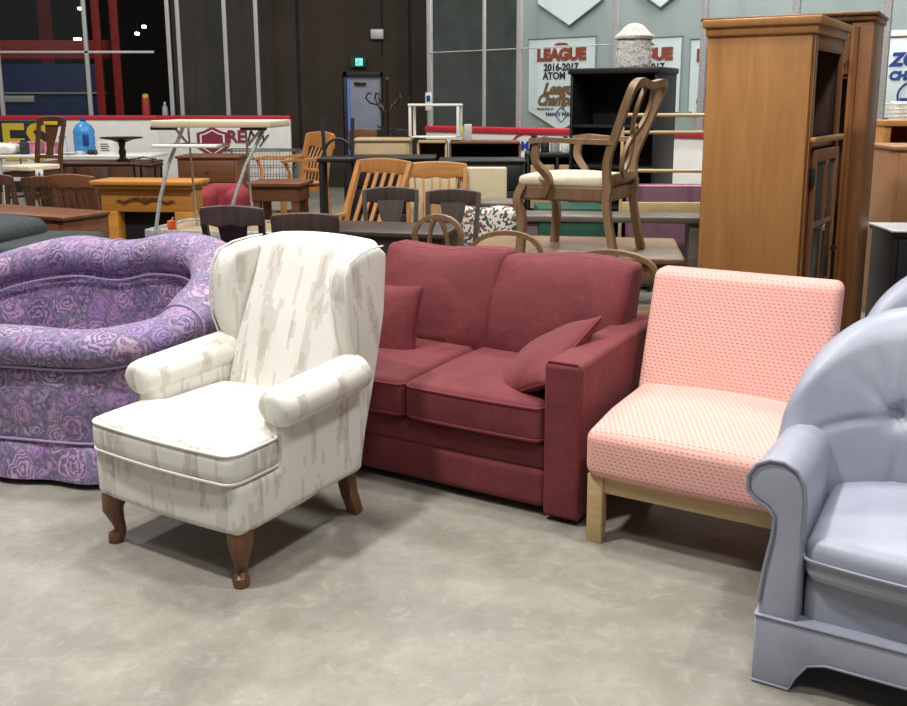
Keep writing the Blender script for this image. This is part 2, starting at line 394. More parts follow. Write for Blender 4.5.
# ---- wing chair -------------------------------------------------- local origin: centre between feet
def wing_chair():
    rz = math.radians(-31)
    ux = Vector((math.cos(rz), math.sin(rz), 0)); uy = Vector((-math.sin(rz), math.cos(rz), 0))
    o = Vector((-.765, 2.885, 0)) - ux * .325 + uy * .32
    t = thing('wing_chair', 'off-white wingback armchair with faint beige flame-stitch pattern on brown cabriole legs', 'armchair', o, rz)
    b = MB(); b.rbox((0, -.03, .285), (.72, .66, .19), .035, n=6, k=3, fn=lambda p: (p.x * (1.0 if p.y < .0 else 1 - .10 * p.y / .34), p.y, p.z - (.012 * math.cos(p.x * 4) if p.z < 0 else 0))); b.build('seat_base', 'flame', t)
    def cf(p):
        k = .965 - .215 * smooth(-.09, -.02, p.y); x = p.x * k
        cr = .028 * (1 - (p.x / .37) ** 2) * (1 - min(1, abs(p.y) / .33) ** 2)
        z = p.z + (cr if p.z > 0 else 0)
        y = p.y - (.018 * (1 - (p.x / .37) ** 2) if p.y < -.2 else 0)
        return (x, y, z)
    b = MB(); b.rbox((0, -.075, .43), (.74, .60, .135), .05, n=(14, 22, 3), k=4, fn=cf); cu = b.build('seat_cushion', 'flame', t)
    for zz, nm in ((.048, 'piping'), (-.05, 'piping')):
        pts = []
        for q in loop_rect(.366, .297, .05, zz): 
            f = cf(Vector((q[0], q[1], 0))); s = 1.0
            pts.append((f[0], f[1] - .075, .43 + zz))
        MB().tube(pts, .0055, 6, closed=True).build(nm, 'flame_welt', cu)
    for s in (-1, 1):
        b = MB()
        b.rbox((s * .318, .08, .40), (.095, .46, .40), .035, n=(1, 4, 4), k=3)
        path = [(s * (.34), -.168, .575), (s * .34, -.162, .576), (s * .34, -.145, .578), (s * .34, -.12, .579), (s * .34, .0, .584), (s * .34, .14, .592), (s * .335, .29, .60)]
        b.tube(path, [.045, .063, .077, .083, .085, .085, .085], 20, sec=[(math.cos(a) * .86, math.sin(a)) for a in [2 * PI * i / 20 for i in range(20)]], up=(0, 0, 1))
        a = b.build('armrest', 'flame', t)
        poly = [(.25, .52), (.285, .60), (.27, .67), (.245, .74), (.235, .82), (.232, .90), (.242, .965), (.275, 1.015), (.35, 1.04), (.44, 1.05), (.51, 1.05), (.55, 1.02), (.545, .95), (.50, .78), (.425, .58), (.35, .35), (.315, .2), (.22, .2), (.24, .4)]
        def wf(p, s=s):
            return Vector((p.x + s * .025 * smooth(.6, .85, p.z) * smooth(.5, .2, p.y) - s * .035 * smooth(.62, 1.0, p.z), p.y, p.z))
        b = MB(); b.smooth = 70; b.prism(poly, 'x', s * .262, s * .357, .036, 4, wf); w = b.build('wing', 'flame', t)
        # welt round the outside face of the wing
        pts = [wf(Vector((s * .352, p[0] + .004, p[1]))) for p in poly[0:11]]
        MB().tube(pts, .004, 6).build('piping', 'flame_welt', w)
    # inside back: puffed, leaning
    def bf(p):
        y = p.y - (.035 * (1 - (p.x / .29) ** 2) * (1 - (p.z / .33) ** 2) if p.y < 0 else 0)
        return (p.x * (1 - .02 * p.z / .3), y + .38 * p.z , p.z + (.018 * (1 - (p.x / .29) ** 2) if p.z > .2 else 0))
    b = MB(); b.rbox((0, .395, .74), (.57, .15, .64), .05, n=(10, 2, 10), k=4, fn=bf); b.build('backrest', 'flame', t)
    b = MB(); b.rbox((0, .455, .63), (.58, .06, .80), .025, n=6, k=3, fn=lambda p: (p.x, p.y + .30 * p.z - .055 + .20 * p.z * p.z * (p.z < 0) , p.z + (.015 * (1 - (p.x / .29) ** 2) if p.z > .2 else 0))); b.build('back_panel', 'flame', t)
    for s in (-1, 1):
        pts = [(s * .305, -.30, .23), (s * .318, -.315, .17), (s * .322, -.32, .13), (s * .312, -.31, .08), (s * .306, -.305, .045), (s * .316, -.318, .022), (s * .318, -.32, .0)]
        MB().tube(pts, [.044, .045, .038, .024, .021, .031, .027], 14, up=(0, 1, 0)).build('leg', 'legwood', t)
        q = .028
        MB().tube([(s * .285, .28, .22), (s * .29, .30, .1), (s * .295, .335, 0)], [1, .85, .75], sec=[(q, q), (-q, q), (-q, -q), (q, -q)], up=(0, 1, 0)).build('leg', 'legwood', t)
    return t
wing_chair()

# ---- burgundy loveseat ------------------------------------------- local origin: front right floor corner at x=+.93
SOFA_C = Vector((.413, 3.316, 0)) - UX * .79
def sofa():
    t = thing('loveseat', 'burgundy two-seat sofa with square arms and loose cushions', 'sofa', SOFA_C, ROW)
    W = .79; A = .155; D = .98
    def rail(x0, x1, z0, z1, y0, name):
        b = MB(); b.bb(x0, x1, y0, y0 + .6, z0, z1, .03, kk=3, n=4); return b.build(name, 'burg', t)
    rail(-W + A, W - A, .035, .195, .02, 'base_rail'); rail(-W + A, W - A, .185, .305, .028, 'base_rail')
    for s in (-1, 1):
        x0, x1 = sorted((s * W, s * (W - A)))
        b = MB(); b.rbox(((x0 + x1) / 2, (D + .02) / 2, .333), (A, D + .02, .625), .022, n=(1, 6, 4), k=3, fn=lambda p: (p.x, p.y, p.z + (.012 * math.cos(p.y * 2.8) - .008 if p.z > .2 else 0)))
        a = b.build('armrest', 'burg', t)
        c = (x0 + x1) / 2
        pts = [(c - A / 2 + .012, .012, .025), (c - A / 2 + .012, .012, .63), (c - A / 2 + .02, .012, .642), (c + A / 2 - .02, .012, .642), (c + A / 2 - .012, .012, .63), (c + A / 2 - .012, .012, .025)]
        MB().tube(pts, .006, 6).build('piping', 'burg_welt', a)
    b = MB(); b.bb(-W + A - .01, W - A + .01, D - .14, D, .06, .76, .04, kk=3, n=4); b.build('back_frame', 'burg', t)
    cw = (W - A)
    for s in (-1, 1):
        cx = s * cw / 2
        def f(p, cx=cx):
            q = (1 - (p.x / .38) ** 2) * (1 - (p.y / .36) ** 2)
            return (p.x, p.y - (.012 * (1 - (p.x / .38) ** 2) if p.y < -.3 else 0), p.z + (.03 * q if p.z > 0 else 0))
        b = MB(); b.rbox((cx, .355, .385), (cw - .008, .72, .165), .035, n=(8, 8, 2), k=3, fn=f); c = b.build('seat_cushion', 'burg', t)
        for zz in (.065, -.062):
            pts = [(cx + q[0], .355 + f(Vector((q[0], q[1], 0)))[1], .385 + zz) for q in loop_rect(cw / 2 - .006, .358, .035, 0)]
            MB().tube(pts, .006, 6, closed=True).build('piping', 'burg_welt', c)
        def g(p, cx=cx):
            q = max(0, (1 - (p.x / .39) ** 2)) * max(0, (1 - (p.z / .27) ** 2))
            e = .55 + .45 * min(1, q * 2.2)
            y = p.y * e - ((.06 * q + .006 * noise.noise(Vector((p.x * 7 + cx * 9, p.z * 5, 1)))) if p.y < 0 else 0)
            z = p.z + .012 * math.sin(p.x * 9 + cx * 3) * (1 if p.z > .1 else 0) - (.008 * (abs(p.x) / .38) ** 4 if p.z > .1 else 0)
            return (p.x * (1 + .03 * p.z), y + .32 * p.z, z)
        b = MB(); b.rbox((cx + .045, .785, .65), (cw + .035, .23, .50), .03, n=(12, 3, 10), k=4, fn=g); c = b.build('back_cushion', 'burg', t)
        pts = []
        for q in loop_rect(cw / 2 + .014, .247, .035, 0):
            v = g(Vector((q[0], -.07, q[1]))); pts.append((cx + .045 + v[0] * .997, .785 + v[1] - .006, .65 + v[2]))
        MB().tube(pts, .0065, 6, closed=True).build('piping', 'burg_welt', c)
    for s in (-1, 1):
        for y in (.05, D - .06):
            MB().lathe([(.022, 0), (.03, .06), (.03, .07)], (s * (W - .07), y, 0), 12).build('foot', 'blackin', t)
sofa()
def throw_pillow(label, x, y, z, rot, w=.44):
    t = thing('throw_pillow', label, 'pillow', SOFA_C + UX * x + UY * y + Vector((0, 0, z)), ROW)
    def f(p):
        u, v = abs(p.x) / (w / 2), abs(p.z) / (w / 2)
        q = max(0, 1 - u ** 2.4) * max(0, 1 - v ** 2.4)
        th = (.06 + .94 * q ** .55)
        pin = 1 - .07 * (1 - v ** 2) * (u ** 3) ; pin2 = 1 - .07 * (1 - u ** 2) * (v ** 3)
        return (p.x * pin, p.y * th + .006 * noise.noise(Vector((p.x * 9, p.z * 9, x * 5))), p.z * pin2)
    b = MB(); b.rbox((0, 0, 0), (w, .145, w), .01, n=(16, 1, 16), k=1, fn=f); o = b.build('pillow_cover', 'burg', t); o.rotation_euler = rot
    pts = []
    for q in loop_rect(w / 2, w / 2, .012, 0, 3):
        v = f(Vector((q[0], 0, q[1]))); pts.append((v[0], 0, v[2]))
    # densify the sides so the pinched outline is followed
    dense = []
    for i in range(len(pts)):
        a, c = Vector(pts[i]), Vector(pts[(i + 1) % len(pts)])
        if (a - c).length > .1:
            for k in range(12):
                q = a.lerp(c, k / 12); v = f(Vector((q.x / (1 if abs(q.x) < w / 2 else 1), 0, q.z))); dense.append((v[0], 0, v[2]))
        else: dense.append(tuple(a))
    MB().tube(dense, .005, 6, closed=True).build('piping', 'burg_welt', o)
throw_pillow('burgundy throw pillow standing against the left back cushion of the sofa', -.385, .385, .575, (math.radians(-14), 0, math.radians(4)), .41)
throw_pillow('burgundy throw pillow slumped against the right arm of the sofa', .485, .29, .545, (math.radians(-62), math.radians(-27), math.radians(-22)), .45)

# ---- pink slipper chair ------------------------------------------
def pink_chair():
    W, D = .725, .70
    t = thing('slipper_chair', 'armless pink low chair with diamond weave fabric on a pale wood frame', 'chair', Vector((.47, 3.199, 0)) + UX * (W / 2 - .045), ROW)
    for s in (-1, 1):
        MB().bb(s * (W / 2) - .03 * (s > 0) * 2, s * (W / 2) + .03 * (s < 0) * 2, 0, .05, 0, .265, .004).build('leg', 'ash', t)
        x = s * (W / 2 - .03)
        MB().bar((x, .60, .25), (x, .68, 0), .055, .05, up=(0, 1, 0)).build('leg', 'ash', t)
        MB().bb(x - .012, x + .012, .04, .62, .205, .262, .003).build('side_rail', 'ash', t)
    MB().bb(-W / 2 + .05, W / 2 - .05, .012, .037, .195, .262, .003).build('front_rail', 'ash', t)
    def f(p):
        q = (1 - (p.x / .37) ** 2)
        return (p.x, p.y - .012 * q * (p.y < -.2), p.z + (.028 * q * max(0, 1 - (p.y / .4) ** 2) if p.z > 0 else 0) - (.02 * smooth(-.1, -.36, p.y) if p.z > 0 else 0))
    b = MB(); b.rbox((0, .34, .36), (W + .015, .73, .205), .045, n=(8, 10, 3), k=4, fn=f); b.build('seat', 'pink', t)
    b = MB(); b.rbox((0, .675, .64), (W + .02, .13, .56), .035, n=(6, 2, 8), k=4, fn=lambda p: (p.x * (1 - .02 * p.z), p.y + .34 * p.z - (.012 * (1 - (p.x / .36) ** 2) if p.y < 0 else 0), p.z)); b.build('backrest', 'pink', t)
pink_chair()

# ---- grey-blue leather chairs -------------------------------------
def leather_chair(name, label, o):
    W = .88
    t = thing(name, label, 'armchair', o, ROW)          # origin: front-left floor corner
    for s in (0, 1):
        mx = (lambda x: x) if s == 0 else (lambda x: W - x)
        poly = [(-.004, .10), (.004, .24), (.014, .34), (.030, .44), (.032, .495), (.010, .52), (-.022, .535), (-.042, .56), (-.044, .60), (-.022, .637), (.012, .655), (.05, .655), (.083, .637), (.104, .60), (.11, .55), (.11, .45), (.11, .10)]
        pl = [(mx(a), b_) for a, b_ in poly]
        fn = lambda p: Vector((p.x, p.y, p.z - .06 * p.y * (p.z > .49)))
        b = MB(); b.smooth = 75; b.prism(pl, 'y', .0, .62, .012, 3, fn); a = b.build('armrest', 'leather', t)
        MB().tube([(q[0], -.001, q[1]) for q in pl[1:-1]], .0055, 6).build('piping', 'leather_welt', a)
    # skirted base with bracket feet
    front = [(0, 0), (.10, 0), (.115, .04), (.145, .085), (.19, .10), (W - .19, .10), (W - .145, .085), (W - .115, .04), (W - .10, 0), (W, 0), (W + .004, .205), (-.004, .205)]
    b = MB(); b.prism(front, 'y', -.012, .05, .008, 2); ba = b.build('base', 'leather', t)
    MB().tube([(-.002, -.013, .205), (W + .002, -.013, .205)], .0035, 6).build('piping', 'leather_welt', ba)
    MB().tube([(q[0], -.013, q[1] + .006) for q in front[:10]], .004, 6).build('piping', 'leather_welt', ba)
    sd = [(0, 0), (.14, 0), (.155, .04), (.19, .085), (.6, .085), (.64, .04), (.66, 0), (.78, 0), (.78, .205), (0, .205)]
    for x in (-.003, W - .047):
        MB().prism(sd, 'x', x, x + .05, .008, 2).build('base', 'leather', t)
    b = MB(); b.bb(.115, W - .115, .035, .6, .17, .335, .03, kk=3, n=4); b.build('seat_base', 'leather', t)
    cw = W - .225
    def f(p):
        q = max(0, 1 - (p.x / (cw / 2)) ** 2)
        return (p.x, p.y - (.03 * q if p.y < -.2 else 0), p.z + (.03 * q * max(0, 1 - (p.y / .32) ** 2) if p.z > 0 else 0))
    b = MB(); b.rbox((W / 2, .33, .385), (cw, .64, .13), .04, n=(8, 8, 2), k=4, fn=f); c = b.build('seat_cushion', 'leather', t)
    for zz in (.0,):
        pts = [(W / 2 + q[0], .33 + f(Vector((q[0], q[1], 0)))[1] - .002, .392 + zz) for q in loop_rect(cw / 2 + .003, .325, .03, 0)]
        MB().tube(pts, .005, 6, closed=True).build('piping', 'leather_welt', c)
    # tufted wrap-around back
    hw = W / 2 + .06
    def g(p):
        u = p.x / hw; v = p.z / .30
        y = p.y
        if p.y < 0:
            y -= .05 * (1 - u ** 2) * (1 - v ** 2)
            xx = abs(p.x) - .16; zz = p.z - .005; r = math.hypot(xx, zz)
            y += .045 * math.exp(-(r / .03) ** 2)
            an = math.atan2(zz, -xx)
            for a, dd, wd in ((-PI / 2, .6, .05), (0, .25, .16), (PI, .2, .1), (.75, .1, .1), (1.15, .12, .09), (1.5, .12, .1), (1.9, .12, .09), (2.3, .1, .1), (-.5, .08, .12)):
                dl = (an - a + PI) % (2 * PI) - PI
                y += .020 * math.exp(-(dl / wd) ** 2) * math.exp(-r / dd) * smooth(0, .03, r)
        z = p.z - .27 * abs(u) ** 3.6 * smooth(-.3, .28, p.z)
        y -= .25 * abs(u) ** 2.2
        return (p.x * (1 - .03 * smooth(0, .3, p.z)), y + .22 * p.z, z)
    b = MB(); b.smooth = 80; b.rbox((W / 2, .68, .66), (2 * hw, .20, .62), .085, n=(64, 2, 34), k=5, fn=g); bk = b.build('backrest', 'leather', t)
    
    return t
leather_chair('leather_chair', 'pale grey-blue leather armchair with rolled arms at the right edge, nearest the camera', Vector((.799, 2.376, 0)))
leather_chair('leather_chair', 'second pale grey-blue leather chair, only its top showing behind the front one', Vector((1.365, 3.225, 0)))

# ---- purple floral loveseat ----------------------------------------
def cr(P, per=8):
    out = []
    for i in range(len(P) - 1):
        p0, p1, p2, p3 = P[max(i - 1, 0)], P[i], P[i + 1], P[min(i + 2, len(P) - 1)]
        for k in range(per):
            t = k / per; t2, t3 = t * t, t ** 3
            out.append(tuple(.5 * ((2 * b) + (-a + c) * t + (2 * a - 5 * b + 4 * c - d) * t2 + (-a + 3 * b - 3 * c + d) * t3) for a, b, c, d in zip(p0, p1, p2, p3)))
    out.append(tuple(P[-1])); return out
def purple():
    O = Vector((-1.9, 4.3, 0))
    t = thing('floral_loveseat', 'purple rose-patterned upholstered loveseat with rounded back and gathered skirt', 'sofa', O, 0)
    # x, y, z (roll centre height), roll half thickness
    P = [(-.85, -.17, .555, .10), (-.45, -.31, .57, .11), (.0, -.42, .575, .11), (.35, -.48, .58, .11), (.60, -.40, .63, .115), (.68, -.18, .71, .12), (.69, .10, .78, .125),
         (.56, .36, .825, .13), (.32, .50, .83, .135), (.08, .58, .785, .125), (-.18, .62, .80, .13), (-.48, .62, .755, .125), (-.72, .58, .67, .12), (-.90, .46, .58, .11), (-1.0, .3, .53, .10)]
    S = cr(P, 8); n = len(S)
    def frame(i):
        a, b = Vector(S[max(i - 1, 0)][:2]), Vector(S[min(i + 1, n - 1)][:2]); T = (b - a).normalized(); return Vector((T.y, -T.x))
    NS = [frame(i) for i in range(n)]
    def sweep(secf, closed=True):
        b = MB(); b.smooth = 60; vs = []; m = None
        for i in range(n):
            x, y, z, r = S[i]; N = NS[i]; sec = secf(i, z, r); m = len(sec)
            for (q, zz) in sec: vs.append((x + N.x * q, y + N.y * q, zz))
        fs = [(i * m + j, i * m + (j + 1) % m, (i + 1) * m + (j + 1) % m, (i + 1) * m + j) for i in range(n - 1) for j in range(m)]
        fs += [tuple(range(m)), tuple((n - 1) * m + j for j in range(m))]
        b.add(vs, fs); return b
    def wall(i, z, r): return [(.095, .16), (.10, .3), (.098, z - .06), (.03, z), (-.08, z - .05), (-.11, .38), (-.11, .16)]
    sweep(wall).build('body', 'floral', t)
    def roll(i, z, r):
        wob = 1 + .03 * math.sin(i * .55)
        return [(.015 + r * 1.12 * wob * math.cos(a), z + r * .78 * wob * math.sin(a)) for a in [2 * PI * k / 18 for k in range(18)]]
    rl = sweep(roll).build('padded_roll', 'floral', t)
    for (zo, off, nm) in ((-.065, .110, 'piping'),):
        MB().tube([(S[i][0] + NS[i].x * off, S[i][1] + NS[i].y * off, S[i][2] + zo) for i in range(n)], .0055, 6).build(nm, 'floral_welt', rl)
    MB().tube([(S[i][0] - NS[i].x * (.108), S[i][1] - NS[i].y * (.108), S[i][2] - .095) for i in range(44, n - 6)], .006, 6).build('piping', 'floral_welt', rl)
    # seam across the back where the two humps meet
    for idx in (40 + 34, 8 * 4 + 2):
        x, y, z, r = S[idx]; N = NS[idx]
        MB().tube([(x + N.x * (.015 + r * 1.14 * math.cos(a)), y + N.y * (.015 + r * 1.14 * math.cos(a)), z + r * .80 * math.sin(a)) for a in [PI * k / 14 for k in range(-2, 17)]], .005, 6).build('seam', 'floral_welt', rl)
    def skirt(i, z, r):
        w = .012 * math.sin(i * .9); return [(.098, .185), (.125 + w, .13), (.145 + w, .03), (.13 + w, .03), (.11 + w, .13), (.085, .185)]
    sk = sweep(skirt).build('skirt', 'floral', t)
    MB().tube([(S[i][0] + NS[i].x * .106, S[i][1] + NS[i].y * .106, .19) for i in range(n)], .006, 6).build('piping', 'floral_welt', sk)
    inner = [(S[i][0] - NS[i].x * .10, S[i][1] - NS[i].y * .10) for i in range(2, n - 2, 3)]
    b = MB(); b.prism(inner, 'z', .12, .40, .03, 3); b.build('seat_cushion', 'floral', t)
purple()
# ================================================================== HALL
b = MB(); b.add([(-25, -12, 0), (25, -12, 0), (25, 30, 0), (-25, 30, 0)], [(0, 1, 2, 3)]); struct(b.build('floor', 'floor'))
M['wallbrown'] = mat('wallbrown', (54, 46, 38), (64, 55, 46), ns=1.2, rough=.9, bump=.3, bs=4)
M['teal'] = mat('teal', (160, 176, 175), (172, 187, 185), ns=.6, rough=.9)
M['banner'] = mat('banner', (206, 224, 224), (214, 230, 229), ns=3, rough=.8)
M['bannergrey'] = mat('bannergrey', (96, 106, 106), rough=.9)  # grey of the hanging rods and the pointed banners' trim
# dark brown block wall with exit door
b = MB(); b.bb(ax(178, 18, 1), ax(345, 18, 1) - .02, 18, 18.3, 0, 8, .0005); b.bb(ax(383, 18, 1) + .02, 1.8, 18, 18.3, 0, 8, .0005); b.bb(ax(345, 18, 1) - .021, ax(383, 18, 1) + .021, 18, 18.3, 2.16, 8, .0005)
wb = struct(b.build('wall_back', 'wallbrown'))
for px in (300, 410):
    x = ax(px, 18, 1.5); MB().bb(x - .02, x + .02, 17.97, 18.02, 0, 8, .003).build('trim_seam', 'dark', wb)
x0, x1 = ax(345, 18, 1), ax(383, 18, 1)
b = MB(); b.bb(x0, x0 + .06, 17.95, 18.2, 0, 2.18); b.bb(x1 - .03, x1, 17.95, 18.2, 0, 2.18); b.bb(x0, x1, 17.95, 18.2, 2.08, 2.18)
d = struct(b.build('door_1', 'black'))
M['doorgrey_glow'] = mat('doorgrey_glow', (120, 124, 136), (134, 138, 150), ns=2, rough=.5, emit=((110, 120, 150), .12))  # faint glow put into the door leaf's colour
M['doorblue_glow'] = mat('doorblue_glow', (90, 120, 200), rough=.5, emit=((90, 130, 230), .2))  # blue strip beside the leaf is given its own glow
lf = MB().bb(x0 + .10, x1 - .035, 18.02, 18.07, .02, 2.07).build('door_leaf', 'doorgrey_glow', d)
MB().bb(x0 + .06, x0 + .10, 18.0, 18.08, .02, 2.07).build('door_light_gap', 'doorblue_glow', d)
MB().bb(x1 - .075, x1 - .04, 17.99, 18.01, 1.0, 1.1).build('door_handle', 'chrome', lf)
MB().bb(x0 + .2, x0 + .42, 17.96, 18.01, 1.93, 1.99).build('door_closer', 'darkmetal', lf)
M['exitgreen'] = mat('exitgreen', (110, 200, 190), rough=.5, emit=((90, 200, 190), 1.2))
p = at(358, 62, 17.9)
t = thing('exit_sign', 'small lit green exit sign on the dark wall above the door', 'sign', p)
MB().bb(-.15, .15, 0, .06, -.10, .10, .01).build('sign_box', 'darkgreen', t)
MB().bb(-.05, .09, -.012, .01, -.07, .07, .01).build('lit_panel', 'exitgreen', t)
MB().tube([(0, 0.03, .10), (0, .06, .3)], .008).build('bracket', 'darkmetal', t)
b = MB(); b.tube([(.02, -.014, .045), (.02, -.014, .046)], .016, 8); b.bar((.02, -.014, .03), (.0, -.014, -.01), .022, .004, up=(1, 0, 0)); b.bar((.0, -.014, -.01), (.035, -.014, -.05), .016, .004, up=(1, 0, 0)); b.bar((.0, -.014, -.01), (-.03, -.014, -.05), .016, .004, up=(1, 0, 0)); b.build('running_figure', 'whitep', t)
p = at(377, 34, 17.897); t = thing('junction_box', 'grey electrical box with conduit high on the dark wall', 'electrical box', p)
MB().bb(-.12, .12, 0, .1, -.09, .09, .01).build('box_body', 'galv', t); MB().tube([(0.08, .08, -.4), (.08, .08, 1.5)], .012).build('conduit', 'dark', t)
# far-left stands seen through the rink glass
b = MB(); b.bb(-22, ax(178, 18, 1) + .3, 26, 26.3, 0, 9); struct(b.build('wall_left', 'dark'))
b = MB(); b.bb(-24, -23.7, -6, 26, 0, 9); struct(b.build('wall_side', 'dark'))
t = thing('seating_stand', 'blue panelled spectator stand under a red beam seen through the rink glass', 'stand', (ax(50, 21, 1.5), 21, 0))
for x in (-2.1, 0.1):
    MB().bb(x - .98 - .1, x + 1.02, 0, .1, 1.25, 2.45, .01).build('panel', 'blue', t)
MB().bb(-2.6, 1.45, -.05, .05, 2.55, 2.95, .02).build('beam', 'rustred', t)
b = MB(); b.bb(-2.6, 1.3, -.12, .0, 1.80, 1.83, .005); b.build('handrail', 'galv', t)
MB().bb(-2.6, -.3, -.1, .0, 1.62, 1.76, .01).build('ledge', 'galv', t)
MB().bb(-2.6, 1.45, .1, 1.2, 0, 1.25, .01).build('platform', 'dark', t)
for px, lb in ((102, 'left red steel column of the stands behind the rink glass'), (120, 'right red steel column of the stands behind the rink glass')):
    x = ax(px, 20.3, 1.5); t = thing('steel_column', lb, 'column', (x, 20.3, 0))
    MB().bb(-.085, .085, -.02, .02, 0, 8, .004).build('flange', 'rustred', t); MB().bb(-.02, .02, 0, .22, 0, 8, .004).build('web', 'rustred', t)
for px in (52,):
    x = ax(px, 23, 1.5); t = thing('steel_column', 'faint red column standing behind the blue stand', 'column', (x, 23, 0))
    MB().bb(-.16, .16, -.02, .02, 0, 8, .004).build('flange', 'redf', t); MB().bb(-.02, .02, 0, .22, 0, 8, .004).build('web', 'redf', t)
M['lampw'] = mat('lampw', (255, 255, 250), rough=.5, emit=((255, 255, 245), 6))
for i, (px, py) in enumerate(((78, 46), (137, 33), (144, 26), (80, 8))):
    p = at(px, py, 24); lb = ('bright white spotlight above the blue stand', 'lower of two tiny lamps right of the red columns', 'upper of two tiny lamps right of the red columns', 'small ceiling lamp at the top left behind the glass')[i]
    t = thing('ceiling_lamp', lb, 'lamp', p); w_ = .18 if i == 0 else .10
    MB().bb(-w_ / 2, w_ / 2, -.05, .05, -.05, .02 if i else .2, .02).build('lamp_head', 'lampw', t); MB().tube([(0, .02, .05), (0, .02, 3.5)], .012).build('lamp_stem', 'dark', t)

# ---- rink boards ------------------------------------------------------
def boards(label, A, B, ztop, posts, glass, hz=None, hw_=.02):
    A, B = Vector(A), Vector(B); L = (B - A).length; a = math.atan2(B.y - A.y, B.x - A.x)
    t = thing('rink_board', label, 'barrier', A, a)
    MB().bb(0, L, 0, .08, .2, ztop - .06, .004).build('board_panel', 'whitep', t)
    MB().bb(0, L, -.03, .20, ztop - .075, ztop, .012).build('cap_rail', 'red', t)
    MB().bb(0, L, -.012, .09, 0.0, .2, .004).build('kick_plate', 'ink', t)
    for x in posts:
        b = MB(); b.bb(x - .035, x + .035, 0, .05, ztop, 5.2, .004)
        b.build('post', 'galv', t)
    for (x0, x1) in glass:
        MB().bb(x0 + .035, x1 - .035, .018, .03, ztop, 5.1, .001).build('glass_pane', 'glass', t)
    if hz:
        for (x0, x1, z) in hz: MB().bb(x0, x1, .0, .03, z - hw_, z + hw_, .003).build('glass_bar_or_reflection', 'galv', t)
    return t, L
YA = 17.0; zt = 1.6 - (115 - 103) * YA / 930
xa = -11.0; px2l = lambda px: ax(px, YA, 1.6) - xa
ps = [px2l(q) for q in (-86, 2, 90, 170, 180)]
t, L = boards('white rink board with red cap rail and glass on the left, yellow lettering on black', (xa, YA, 0), (ax(157, YA, 1.4), YA, 0), zt, [p_ for p_ in ps[:3]], [(ps[0], ps[1]), (ps[1], ps[2])], [(ps[0], px2l(157), at(0, 52, YA).z)])
x1 = px2l(45); MB().bb(x1 - 3.2, x1, -.012, .0, .62, zt - .09, .001).build('black_advert', 'ink', t)
z0 = at(0, 144, YA).z
text('ES', .92, 'yellow', t, (px2l(22), -.016, z0), (PI / 2, 0, 0), bold=.02)
t, L = boards('white rink board with dark red shield logo behind the shopping cart', (ax(157, YA, 1.4), YA - .0, 0), (ax(290, YA, 1.4), YA, 0), zt, [ax(172, YA, 1.6) - ax(157, YA, 1.4), ax(182, YA, 1.6) - ax(157, YA, 1.4), ax(228, YA, 1.6) - ax(157, YA, 1.4), ax(259, YA, 1.6) - ax(157, YA, 1.4)],
              [(ax(182, YA, 1.6) - ax(157, YA, 1.4), ax(228, YA, 1.6) - ax(157, YA, 1.4)), (ax(228, YA, 1.6) - ax(157, YA, 1.4), ax(259, YA, 1.6) - ax(157, YA, 1.4))])
ox = ax(157, YA, 1.4)
sx = ax(212, YA, 1.2) - ox; z1 = at(0, 130, YA).z
sh = [(-.28, -.32), (-.28, -.05), (-.16, -.02), (0, .06), (.16, -.02), (.28, -.05), (.28, -.32), (0, -.5)]
MB().prism([(sx + a, z1 + c) for a, c in sh], 'y', -.02, -.004).build('shield_logo', 'maroon', t)
MB().prism([(sx + a * .8, z1 - .04 + c * .8) for a, c in sh], 'y', -.024, -.018).build('shield_logo', 'whitep', t)
MB().prism([(sx + a * .68, z1 - .06 + c * .72) for a, c in sh], 'y', -.028, -.02).build('shield_logo', 'maroon', t)
text('RE', .30, 'maroon', t, (ax(236, YA, 1.2) - ox, -.02, at(0, 137, YA).z), (PI / 2, 0, 0), bold=.01)
text('My', .32, 'ink', t, (ax(256, YA, 1.2) - ox, -.02, at(0, 137, YA).z), (PI / 2, 0, 0), font_shear=.3)
t_ = thing('thermos_bottle', 'orange-red tall bottle standing on the red cap rail', 'bottle', (ax(144, YA, 1.5), YA + .115, zt + .001))
MB().lathe([(.07, 0), (.075, .03), (.07, .27), (.055, .31)], seg=14).build('bottle_body', 'rustred', t_); MB().lathe([(.055, .31), (.055, .37), (.02, .38)], seg=14).build('bottle_cap', 'yellow', t_)
t_ = thing('water_bottle', 'small clear plastic water bottle standing on the red cap rail', 'bottle', (ax(163, YA, 1.5), YA + .115, zt + .001))
MB().lathe([(.05, 0), (.055, .02), (.05, .14), (.02, .19), (.02, .21)], seg=12).build('bottle_body', 'clear', t_); MB().lathe([(.022, .21), (.022, .235)], seg=10).build('bottle_cap', 'whitep', t_)
# right-hand boards, turning towards the camera
A = Vector((ax(426, 13, 1.3), 13, 0)); B = Vector((4.3, 9.0, 0)); zr = 1.29
Ln = (B - A).length; dr = (B - A).normalized()
def tpx(px, off=0.):          # distance along the board line seen at column px
    k = (px - CX) / F; nx, ny = -dr.y, dr.x
    ay, axx = A.y + ny * off, A.x + nx * off; sl = k * math.cos(PITCH)
    return (sl * ay - axx) / (dr.x - sl * dr.y)
posts = [tpx(q) for q in (429, 518, 613, 700, 790, 880)]
t, L = boards('white rink board with red cap rail and glass behind the black shelf unit', A, B, zr, posts, list(zip(posts[:-1], posts[1:])), [(tpx(429), tpx(613), 2.27)], .006)  # thin pale bar here stands in for a reflection line on the glass
ang = math.atan2(dr.y, dr.x)
zz = at(0, 147, 11.8).z
text('MA', .16, 'inkblue', t, (tpx(529), -.006, zz + .0), (PI / 2, 0, 0), bold=.006)
